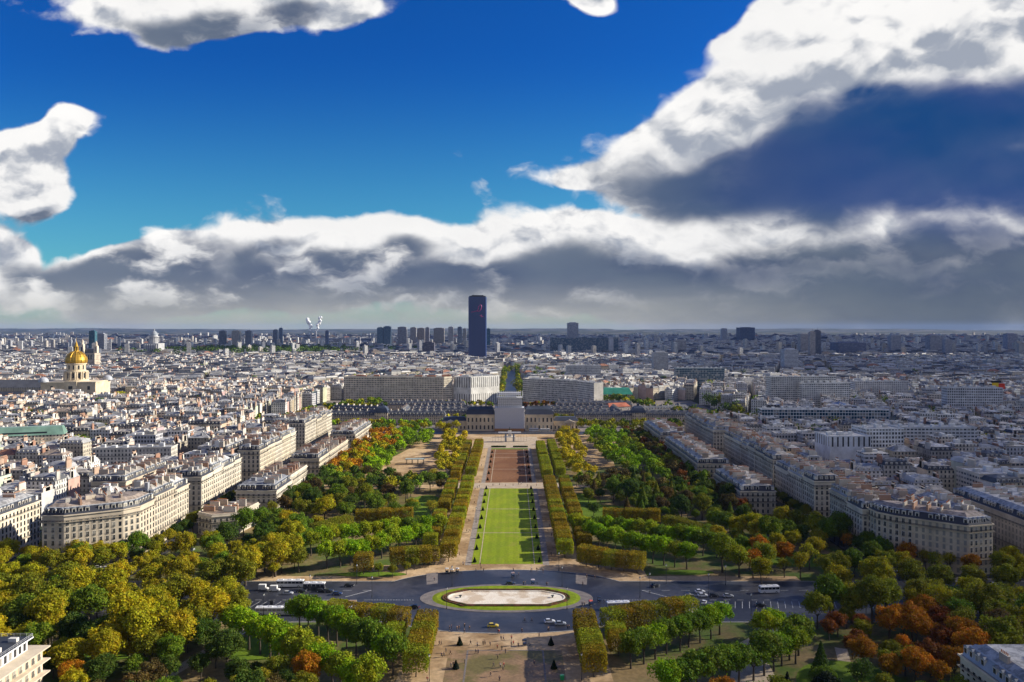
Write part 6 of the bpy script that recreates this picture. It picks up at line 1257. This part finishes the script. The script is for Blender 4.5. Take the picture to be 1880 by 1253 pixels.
for sx in (-1, 1):
    hs_ += [((sx * .4, -1.2, 7.9), .2, 1)]; i = len(hs_) - 1; hs_ += [((sx * .4, -1.3, 7.2), .12, i), ((sx * .4, -1.2, 6.75), .1, i + 1), ((sx * .4, 1.2, 8.0), .26, 5), ((sx * .4, 1.4, 7.4), .13, i + 3), ((sx * .4, 1.25, 6.75), .1, i + 4)]
o = bpy.data.objects.new('horse', skin_mesh('horse', hs_, M['bronze'])); COL.objects.link(o); o.parent = st
rd_ = [((0, .1, 9.4), (.32, .3), None), ((0, .1, 10.3), (.38, .28), 0), ((0, .05, 10.8), .12, 1), ((0, 0, 11.15), .2, 2)]
for sx in (-1, 1): i = len(rd_); rd_ += [((sx * .55, -.2, 9.1), .2, 0), ((sx * .65, -.2, 8.2), .13, i), ((sx * .5, .1, 10.4), .12, 1), ((sx * .5, -.5, 9.9), .1, i + 2)]
o = bpy.data.objects.new('rider', skin_mesh('rider', rd_, M['bronze'])); COL.objects.link(o); o.parent = st
# park pavilion frame and low fences on the left sand ground
pv = empty('shelter', (P(762, 852)[0], P(762, 852)[1], 0), 0, 'open grey framed shelter on the sand ground left of the brown field', 'shelter'); part(pv, 'roof', lambda b: b.box(0, 0, 4.2, 17, 6, .4, M['plaster'], (.3, .36, .34), bottom=True))
for x in (-7.5, -2.5, 2.5, 7.5): part(pv, 'post', lambda b: (b.box(x, -2.5, 0, .35, .35, 4.2, M['iron']), b.box(x, 2.5, 0, .35, .35, 4.2, M['iron'])))
for i, (u, v, c3, lab) in enumerate(((1032, 1249, (.02, .3, .1), 'green litter bin at the bottom right of the plaza'), (499, 1110, (.03, .03, .03), 'black refuse container at the end of the left striped bays'))):
    x, y, _ = P(u, v); rt_ = empty('litter_bin', (x, y, .1), 0, lab, 'bin'); o = part(rt_, 'bin_body', lambda b: b.frus(rect(0, 0, 1.2, 1.0), 0, rect(0, 0, 1.5, 1.3), 1.5, M['paintwork'], (1,) * 3)); o.color = (*c3, 1); o = part(rt_, 'lid', lambda b: b.frus(rect(0, 0, 1.6, 1.4), 1.5, rect(0, 0, 1.2, .8), 1.8, M['paintwork'], (1,) * 3) or b.face([(*p, 1.8) for p in rect(0, 0, 1.2, .8)], M['paintwork'])); o.color = (*c3, 1)
# ------------------------------------------------------------------ clouds that throw the shade on the right and far city, and the air
cm_, ct_, cb2 = mat('cloud'); cb2.inputs['Base Color'].default_value = (.9, .9, .92, 1); cb2.inputs['Roughness'].default_value = 1; tp = ct_.new('ShaderNodeBsdfTransparent'); mx = ct_.new('ShaderNodeMixShader'); mx.inputs[0].default_value = .68; ct_.l.new(tp.outputs[0], mx.inputs[1]); ct_.l.new(cb2.outputs[0], mx.inputs[2]); ct_.l.new(mx.outputs[0], ct_.n['Material Output'].inputs[0])
CH = 9000.0; offx, offy = sd.x / sd.z * CH, sd.y / sd.z * CH
def cloud(gx0, gy0, rx, ry, seed):
    """a flat cumulus whose shade falls on ground position gx0, gy0"""
    bm = bmesh.new(); r = random.Random(seed); bmesh.ops.create_icosphere(bm, subdivisions=4, radius=1.0)
    ph = [(r.uniform(-3, 3), r.uniform(-3, 3), r.uniform(-3, 3), r.uniform(0, 6)) for _ in range(7)]
    for v in bm.verts:
        p = v.co.normalized(); k = 1 + sum(.10 / (1 + i * .25) * math.sin(p.x * a * (1 + i * .5) + p.y * b * (1 + i * .5) + p.z * c + d) for i, (a, b, c, d) in enumerate(ph)); v.co = Vector((p.x * rx * k, p.y * ry * k, p.z * 90 * k if p.z > 0 else p.z * 30))
    me = bpy.data.meshes.new('cloud'); bm.to_mesh(me); bm.free(); me.materials.append(M['cloudm'] if seed > 3 else M['thincloud']); me.polygons.foreach_set('use_smooth', [True] * len(me.polygons)); o = bpy.data.objects.new('cloud', me); COL.objects.link(o); o.location = (gx0 + offx, gy0 + offy, CH); o['kind'] = 'structure'
M['cloudm'] = cm_; M['thincloud'] = cm_.copy(); M['thincloud'].name = 'thin_cloud'
for n_ in M['thincloud'].node_tree.nodes:
    if n_.type == 'MIX_SHADER': n_.inputs[0].default_value = .46
for a in CLOUDS: cloud(*a)
hm = bpy.data.materials.new('haze_air'); hm.use_nodes = True; hm.node_tree.nodes.clear(); ov = hm.node_tree.nodes.new('ShaderNodeOutputMaterial'); vp = hm.node_tree.nodes.new('ShaderNodeVolumePrincipled'); vp.inputs['Color'].default_value = (.34, .52, 1.0, 1); vp.inputs['Density'].default_value = HAZE; vp.inputs['Anisotropy'].default_value = 0.1; hm.node_tree.links.new(vp.outputs[0], ov.inputs['Volume'])
if HAZE > 0:
    b = MB(); X0, X1, Y0, Y1, Z0, Z1 = -27000, 27000, -500, 27000, -3, 246
    b.prism([(X0, Y0), (X1, Y0), (X1, Y1), (X0, Y1)], Z0, Z1, hm, (1,) * 3); b.face([(X0, Y0, Z0), (X0, Y1, Z0), (X1, Y1, Z0), (X1, Y0, Z0)], hm); o = b.build('haze'); o['kind'] = 'stuff'
scene.cycles.volume_bounces = 0; scene.cycles.max_bounces = 6; scene.cycles.diffuse_bounces = 3; scene.cycles.glossy_bounces = 2; scene.cycles.transmission_bounces = 2; scene.cycles.transparent_max_bounces = 8
dup_ = {k: v for k, v in USED.items() if len(v) > 1}
print('dup labels', len(dup_), list(dup_)[:6], 'objects', len(bpy.data.objects))
